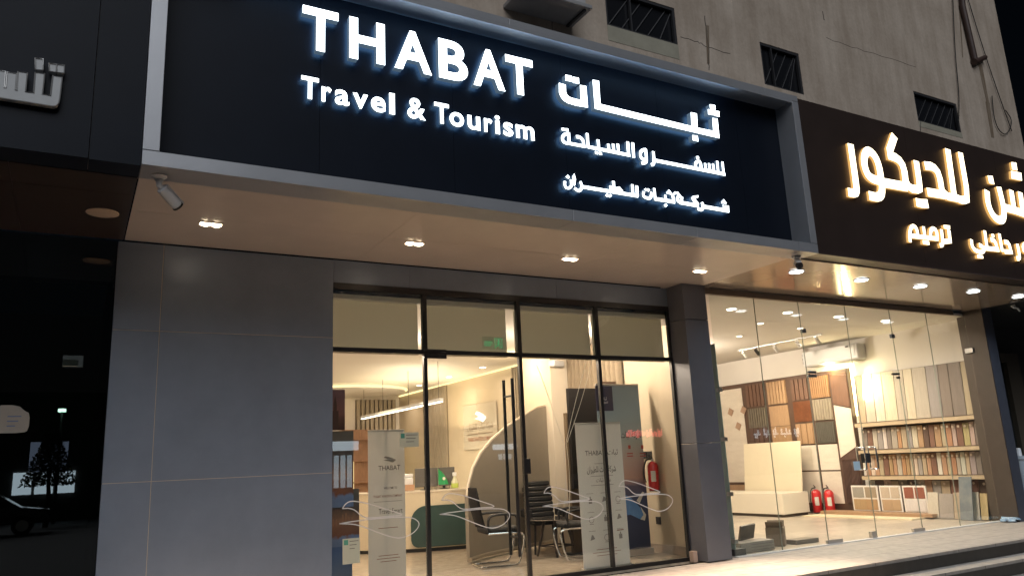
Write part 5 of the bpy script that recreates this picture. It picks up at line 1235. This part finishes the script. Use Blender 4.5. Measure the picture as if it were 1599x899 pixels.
# ---- things just behind the showroom glass
CART = mat('brown_carton', (.17, .125, .09), .75, var=.1, vscale=6)
k = MB(); k.obox((7.92, 2.16, .075), Vector((1, .04, 0)).normalized(), Vector((-.04, 1, 0)).normalized(), Vector((0, 0, 1)), .64, .24, .13)
sb = k.build('tile_stack', mat('grey_stack', (.25, .22, .19), .5, var=.12), loc=(7.92, 2.16, 0), bevel=.004); tag(sb, 'low stack of grey tiles lying just behind the showroom glass', 'tile stack')
k = MB()
for z in (.035, .07, .105): k.box(7.62, 8.22, 2.035, 2.039, z, z + .003)
k.build('tile_edge', mat('stack_gap', (.06, .05, .045), .8), sb)
o = MB().obox((7.95, 2.24, .245), Vector((1, .1, .05)).normalized(), Vector((-.1, .95, .3)).normalized(), Vector((0, -.3, .95)).normalized(), .30, .03, .20).build('sample_tile', mat('dark_sample', (.06, .05, .045), .3, c2=(.14, .11, .09), vscale=4), loc=(7.95, 2.24, .14), bevel=.004); tag(o, 'dark sample tile propped on top of the low tile stack', 'tile')
bc = thing('open_carton', 'brown cardboard carton with raised flaps behind the showroom glass', 'carton', (8.62, 2.3, 0))
MB().obox((8.62, 2.36, .13), Vector((.8, .6, 0)).normalized(), Vector((-.6, .8, 0)).normalized(), Vector((0, 0, 1)), .26, .24, .25).build('box', CART, bc, bevel=.003)
for s in (-1, 1): MB().obox(Vector((8.62, 2.36, .285)) + Vector((.8, .6, 0)).normalized() * (.11 * s), Vector((-.6, .8, 0)).normalized(), Vector((.8 * .5 * s, .6 * .5 * s, .86)).normalized(), Vector((.8, .6, -.5 * s)).normalized(), .23, .11, .004).build('flap', CART, bc)
o = MB().obox((9.05, 2.30, .035), Vector((1, 0, 0)), Vector((0, 1, 0)), Vector((0, 0, 1)), .46, .22, .06).build('flat_tile', mat('dark_slab', (.10, .09, .08), .3, var=.1), loc=(9.05, 2.3, 0), bevel=.003); tag(o, 'flat dark slab lying beside the open brown carton', 'tile')
# glass fin by the pillar
gf = thing('glass_fin', 'upright glass fin with steel clamps beside the dark pillar', 'glass panel', (7.45, 2.1, 0))
bx(7.43, 7.442, NG + .05, NG + .28, .03, 2.75).build('pane', mat('fin_edge', (.34, .42, .39), .1, coat=.5), gf)
bx(7.38, 7.58, NG + .02, NG + .3, .013, .09).build('base', mat('fin_base', (.05, .05, .05), .4), gf)
for z in (.16, .75, 1.45, 2.1): bx(7.415, 7.475, NG + .03, NG + .09, z, z + .05).build('clamp', STEEL, gf)
# ------------------------------------------------------------------ showroom glazing
ng = thing('frameless_shopfront', 'frameless glass front of the flooring showroom with a double glass door', 'shopfront', (10.3, NG, 0))
ed = [7.37, 8.22, 9.13, 10.165, 11.24, 12.2, 13.30]
for i in range(6):
    x0, x1 = ed[i] + .003, ed[i + 1] - .003
    if i in (2, 3):
        bx(x0, x1, NG - .006, NG + .006, 2.36, ZN).build('transom_pane', GLASS, ng); bx(x0, x1, NG - .006, NG + .006, .016, 2.352).build('door_pane', GLASS, ng)
    else: bx(x0, x1, NG - .006, NG + .006, .013, ZN).build('pane', GLASS, ng)
EDG = mat('glass_seam', (.26, .29, .25), .2)
for i in range(1, 6):
    z0 = 0.013; bx(ed[i] - .002, ed[i] + .002, NG - .007, NG + .007, z0, ZN).build('pane_edge', EDG, ng)
TRK = mat('bronze_track', (.16, .12, .09), .4, .3)
bx(7.168, 12.95, NG - .03, NG + .028, ZN + .0, ZN + .075).build('top_track', TRK, ng)
for x in (9.16, 11.22):
    bx(x - .02, x + .15 if x < 10 else x + .02, NG - .022, NG + .022, 2.31, 2.345).build('patch_fitting', STEEL if x < 10 else BLACK, ng, bevel=.003)
    bx(x - .02 if x < 10 else x - .13, x + .15 if x < 10 else x + .02, NG - .022, NG + .022, 2.368, 2.40).build('patch_fitting', STEEL if x < 10 else BLACK, ng, bevel=.003)
    bx(x - .03, x + .05, NG - .02, NG + .02, 2.96, 3.02).build('clamp', mat('clamp_dark', (.10, .11, .13), .35, .6), ng)
bx(9.10, 9.40, NG - .025, NG + .025, .016, .06).build('floor_patch', STEEL, ng, bevel=.003); bx(11.0, 11.27, NG - .025, NG + .025, .016, .06).build('floor_patch', STEEL, ng, bevel=.003); bx(10.03, 10.12, NG - .03, NG + .03, .016, .10).build('floor_lock', STEEL, ng, bevel=.003)
for x in (10.04, 10.30):
    for dy in (-.06, .06):
        P = [Vector((x, NG, .98)), Vector((x, NG + dy, .98)), Vector((x, NG + dy, .99)), Vector((x, NG + dy, 1.25)), Vector((x, NG + dy, 1.26)), Vector((x, NG, 1.26))]
        MB().tube(smooth2([Vector((x, NG, .97)), Vector((x + .02, NG + dy, .96)), Vector((x + .03, NG + dy * 1.1, 1.0)), Vector((x + .03, NG + dy * 1.1, 1.25)), Vector((x + .02, NG + dy, 1.29)), Vector((x, NG, 1.28))], 2), .013, 10).build('door_handle', CHROME, ng, smooth=True)
bx(10.09, 10.24, NG - .03, NG + .03, 1.06, 1.20).build('lock', DKPL, ng, bevel=.006)
tag(bx(9.86, 10.0, NG - .011, NG - .0075, .965, 1.09).build('door_notice', mat('pale_blue_paper', (.38, .52, .62), .5), loc=(9.93, NG, 1)), 'small pale blue notice on the showroom door beside the handle', 'notice')

# ------------------------------------------------------------------ right pillar and dark shop beyond
rp_ = thing('pillar', 'tall brown and navy clad pillar at the right end of the showroom', 'pillar', (13.5, 1.75, 0))
BRP = mat('brown_cladding', (.07, .056, .047), .38, .2, var=.08); NVP = mat('navy_cladding', (.085, .093, .122), .32, .3, var=.08)
bx(13.31, 13.335, 1.60, 2.04, 0.0, ZS + .004).build('side_panel', BRP, rp_); bx(13.336, 13.60, 1.60, 1.64, 0.0, ZS + .004).build('front_panel', NVP, rp_); bx(13.336, 13.60, 1.642, 2.04, 0, ZS + .004).build('core', mat('pillar_core', (.06, .06, .06), .6), rp_)
bx(13.28, 13.309, 1.84, 1.98, 2.78, 2.86).build('glass_clamp', STEEL, rp_, bevel=.003)
ds = thing('dark_shop_wall', 'dark unlit shop wall with a brown door surround at the right edge', 'wall', (15.5, 2.7, 0))
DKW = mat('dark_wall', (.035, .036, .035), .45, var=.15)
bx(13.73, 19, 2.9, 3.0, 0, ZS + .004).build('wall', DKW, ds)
fr = MB(); q = at(1557, 556, 'y', 2.85); fr.box(q.x, 16.5, 2.80, 2.898, q.z - .12, q.z + .06); fr.box(16.05, 16.5, 2.80, 2.898, 0, q.z - .12); fr.build('door_surround', mat('dim_brown', (.10, .085, .065), .5), ds)
bx(q.x + .02, 16.04, 2.88, 2.899, 0, q.z - .13).build('door', mat('dark_door', (.02, .022, .02), .3), ds)
# small spot bracket under soffit at right edge
q = at(1583, 476, 'z', ZS); wb = thing('small_bracket', 'small pale fixing bracket hanging under the dark soffit at the far right', 'bracket', (q.x, q.y, ZS))
MB().tube([(q.x - .08, q.y, ZS - .02), (q.x, q.y, ZS - .05), (q.x + .10, q.y, ZS - .05), (q.x + .14, q.y, ZS - .10)], .016, 8).build('arm', WHITEPL, wb, smooth=True)
MB().cyl((q.x, q.y, ZS + .004), (q.x, q.y, ZS - .05), .02, n=10).build('stem', WHITEPL, wb)
# bin and blue bag
q = at(1592, 800, 'z', 0); q = Vector((13.95, 1.75, 0))
bn = thing('waste_bin', 'pale blue grey plastic tub standing beside the navy pillar', 'bin', q)
MB().lathe(q, [(.20, 0), (.24, .95), (.26, .97), (.26, 1.02), (.24, 1.02)], 24).build('tub', mat('pale_blue_plastic', (.34, .40, .46), .45), bn, smooth=True)
MB().lathe(q + Vector((-.02, 0, 1.021)), [(.045, 0), (.04, .12), (.03, .13)], 16).build('cup', WHITEPL, bn, smooth=True)
q = at(1573, 812, 'z', 0); q.x, q.y = 13.22, 1.72
k = MB(); rr = random.Random(3)
for i in range(14):
    c = q + Vector((rr.uniform(-.16, .16), rr.uniform(-.09, .09), rr.uniform(.02, .06))); k.obox(c, Vector((1, rr.uniform(-.6, .6), rr.uniform(-.3, .3))).normalized(), Vector((rr.uniform(-.4, .4), 1, 0)).normalized(), Vector((0, rr.uniform(-.3, .3), 1)).normalized(), rr.uniform(.08, .2), rr.uniform(.06, .12), rr.uniform(.015, .04))
tag(k.build('crumpled_bag', mat('blue_white_plastic', (.20, .42, .62), .3, c2=(.6, .66, .7), vscale=12), loc=q, bevel=.006), 'crumpled blue and white plastic bag at the foot of the right pillar', 'bag')

# ------------------------------------------------------------------ unlit shop at the far left
dg = thing('dark_shopfront', 'black unlit glass front of the shop at the far left, mirroring the street', 'shopfront', (-2, D, 0))
bx(-6, .146, D + .02, D + .032, 0.0, ZS - .005).build('pane', DGLASS, dg)
LK = at(113, 563, 'y', D)
bx(LK.x - .075, LK.x + .085, D - .022, D + .018, LK.z - .055, LK.z + .045).build('patch_fitting', CHROME, dg, bevel=.002)
bx(LK.x - .072, LK.x + .045, D - .028, D - .0225, LK.z - .05, LK.z + .008).build('cover_plate', mat('polished_plate', (.75, .78, .65), .08, 1.0), dg, bevel=.002)
a, b_ = at(-8, 632, 'y', D), at(44, 675, 'y', D)
k = MB(); P = smooth2([Vector((x, z)) for x, z in ((a.x, a.z), (b_.x - .09, a.z), (b_.x - .04, a.z - .05), (b_.x, a.z - .07), (b_.x, b_.z + .02), (b_.x - .04, b_.z), (a.x, b_.z))], 1, True)
k.prism([(p.x, D + .014, p.y) for p in P], (0, .005, 0)); st_ = k.build('door_sticker', mat('grey_sticker', (.30, .28, .25), .6, var=.08), loc=(b_.x, D, b_.z)); tag(st_, 'torn pale sticker on the black glass at the far left', 'sticker')
k = MB()
for i in range(3): k.box(b_.x - .16, b_.x - .06 - .02 * i, D + .012, D + .0135, a.z - .10 - .04 * i, a.z - .09 - .04 * i)
k.build('fine_print', mat('blue_ink', (.12, .16, .28), .6), st_)
struct(bx(-6, .15, 6, 6.1, 0, ZS).build('dark_room_wall', mat('room_black', (.02, .02, .02), .8)))  # darkness of the unlit room is put into the near-black wall colour
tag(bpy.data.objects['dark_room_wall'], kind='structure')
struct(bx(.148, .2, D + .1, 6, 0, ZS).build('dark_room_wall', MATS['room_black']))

# ------------------------------------------------------------------ across the street: what the glass mirrors
def vr(px, py, Yv):
    q = at(px, py, 'y', Yv); return Vector((q.x, 2 * (D + .02) - Yv, q.z))
SHW = emis('lit_shop_window', (.70, .88, 1.0), 2.6)
def far_shop(label, x0, x1, y, z0, z1, sg=None, warm=False, hh=5.5, letters=False):
    t = thing('street_shop', label, 'shop', ((x0 + x1) / 2, y, -.33))
    bx(x0 - 1.2, x1 + 1.2, y - 3, y - .3, -.33, hh).build('wall', mat('dim_facade', (.05, .05, .045), .9), t)
    k = MB(); n = 0 if letters else max(3, int((x1 - x0) / .7)); x = x0; rr = random.Random(4)
    while letters and x < x1:
        w_ = rr.uniform(.08, .3); h_ = (z1 - z0); q_ = rr.random()
        k.box(x, x + w_, y - .29, y - .2, z0 + h_ * .25, z0 + h_ * .42)
        if q_ > .3: k.box(x + w_ * .2, x + w_ * .2 + .06, y - .28, y - .19, z0 + h_ * .43, z1 - rr.random() * .3 * h_)
        if q_ < .5: k.box(x + w_ * .5, x + w_ * .5 + .07, y - .27, y - .2, z0, z0 + h_ * .2)
        x += w_ + (rr.uniform(.02, .06) if q_ < .8 else .35)
    for i in range(n):
        a_, b2 = x0 + (x1 - x0) * i / n, x0 + (x1 - x0) * (i + 1) / n; k.box(a_ + .06, b2 - .06, y - .29, y - .2, z0, z1)
    k.build('lit_window', SHW if not warm else emis('warm_window', (1, .75, .4), 3), t)
    if sg: bx(x0 - .3, x1 + .3, y - .29, y - .15, z1 + .25, z1 + .25 + sg).build('lit_sign', emis('cold_sign', (.75, .88, 1.0), 4.0), t)
    return t
a, b_ = vr(18, 738, 36), vr(118, 768, 36); far_shop('bright white lit shop across the street, mirrored low in the left black glass', a.x, b_.x, a.y, b_.z, a.z)
a, b_ = vr(48, 690, 36.3), vr(104, 736, 36.3)
bx(a.x, b_.x, a.y - .1, a.y, b_.z, a.z).build('glow_panel', emis('panel_glow', (.55, .70, 1.0), .55), loc=((a.x + b_.x) / 2, a.y, b_.z)); tag(bpy.data.objects['glow_panel'], 'added bluish glow panel behind the street tree, mirrored in the black glass', 'glow_panel')  # glowing panel added so light shows through the tree crown
a, b_ = vr(522, 705, 36), vr(553, 760, 36); far_shop('lit shop with a white sign across the street, mirrored in the left pane', a.x, b_.x, a.y, b_.z, a.z - .2, .5)
a, b_ = vr(780, 700, 34), vr(803, 716, 34); far_shop('distant lit shop mirrored beside the door handle', a.x, b_.x, a.y, b_.z, a.z - .3, .3)
a, b_ = vr(1175, 670, 34), vr(1245, 678, 34); far_shop('long low lit shop sign across the street mirrored in the showroom glass', a.x, b_.x, a.y, b_.z - .15, a.z + .1, letters=True)
a = vr(97, 643, 34)
sl = thing('street_lamp', 'greenish street lamp across the street, mirrored in the left black glass', 'street lamp', (a.x, a.y, -.33))
MB().cyl((a.x, a.y, -.33), (a.x, a.y, a.z), .07, .05, n=10).build('pole', BARM, sl); MB().obox(a + Vector((0, .3, .05)), Vector((1, 0, 0)), Vector((0, 1, 0)), Vector((0, 0, 1)), .3, .6, .1).build('lamp_head', emis('green_white', (.55, 1.0, .75), 14), sl)
# parked car (seen in the mirror of the glass)
a, b_ = vr(-20, 812, 27), vr(60, 762, 27)
cxx, cyy = (a.x + b_.x) / 2 - 1.0, a.y
car = thing('parked_car', 'dark parked saloon car across the street, mirrored in the left black glass', 'car', (cxx, cyy, -.33))
CARP = mat('dark_car_paint', (.06, .065, .075), .25, .3, coat=.6)
prof = [(-2.2, .35), (-2.15, .75), (-1.5, .86), (-.9, 1.36), (.5, 1.42), (1.25, .92), (2.1, .80), (2.22, .4)]
MB().prism([(cxx + x, cyy + .82, -.33 + z) for x, z in prof], (0, -1.64, 0)).build('body', CARP, car, bevel=.05, smooth=True)
MB().prism([(cxx + x, cyy + .835, -.33 + z) for x, z in ((-1.3, .9), (-.82, 1.28), (.42, 1.33), (.98, .95))], (0, -1.67, 0)).build('window', mat('car_glass', (.02, .02, .025), .05), car)
for sx in (-1.35, 1.35):
    for sy in (.72, -.72):
        wh = MB().cyl((cxx + sx, cyy + sy - .1, -.33 + .32), (cxx + sx, cyy + sy + .1, -.33 + .32), .32, n=24).build('wheel', DKPL, car); MB().cyl((cxx + sx, cyy + sy - .105, -.01), (cxx + sx, cyy + sy + .105, -.01), .19, n=16).build('rim', STEEL, wh)
# street tree (mirrored)
a = vr(75, 765, 31); tr_ = thing('street_tree', 'dark street tree across the road before the bright shop, mirrored in the left glass', 'tree', (a.x, a.y, -.33))
MB().tube([(a.x, a.y, -.33), (a.x + .05, a.y, .6), (a.x - .02, a.y, 1.6)], [.11, .09, .06], 8).build('trunk', mat('bark', (.05, .04, .03), .9), tr_)
k = MB()
for i in range(5):
    an = i * 1.3; k.tube([(a.x, a.y, 1.3 + .1 * i), (a.x + .5 * math.cos(an), a.y + .5 * math.sin(an), 1.9 + .15 * i)], [.04, .015], 6)
k.build('limb', MATS['bark'], tr_)
k = MB(); rr = random.Random(5)
for i in range(2600):
    z = rr.uniform(1.25, 3.3); R_ = .95 * (1 - (z - 1.25) / 2.3) + .12; an = rr.uniform(0, 2 * PI); r = R_ * math.sqrt(rr.random()); c = Vector((a.x + r * math.cos(an), a.y + r * math.sin(an), z))
    u = Vector((rr.uniform(-1, 1), rr.uniform(-1, 1), rr.uniform(-1, 1))).normalized(); v = u.orthogonal().normalized(); s = rr.uniform(.05, .1)
    k.add([c - u * s, c + v * s * .5, c + u * s, c - v * s * .5], [(0, 1, 2, 3)])
k.build('crown', mat('night_leaf', (.03, .05, .025), .6), tr_, fix=False)
# pinkish neon across the street mirrored over the airline banner
a, b_ = vr(978, 670, 33), vr(1045, 682, 33)
nn = thing('neon_sign', 'red lit sign across the street mirrored over the airline banner', 'sign', ((a.x + b_.x) / 2, a.y, b_.z)); k = MB(); x = a.x
rr = random.Random(11)
while x < b_.x:
    w_ = rr.uniform(.05, .14); k.box(x, x + w_, a.y - .05, a.y, b_.z + rr.uniform(.0, .15), a.z - rr.uniform(0, .2)); x += w_ + rr.uniform(.02, .12)
k.build('tube', emis('red_neon', (1.0, .16, .14), 5), nn); bx(a.x - .3, b_.x + .3, a.y - .2, a.y - .051, -.33, a.z + .3).build('board', mat('neon_board', (.02, .02, .02), .7), nn)

# ------------------------------------------------------------------ tidy: every loose mesh keeps a clean origin
for o in list(col.objects):
    if o.type == 'EMPTY' and not o.get('label'): o['label'] = o.name.replace('_', ' ')
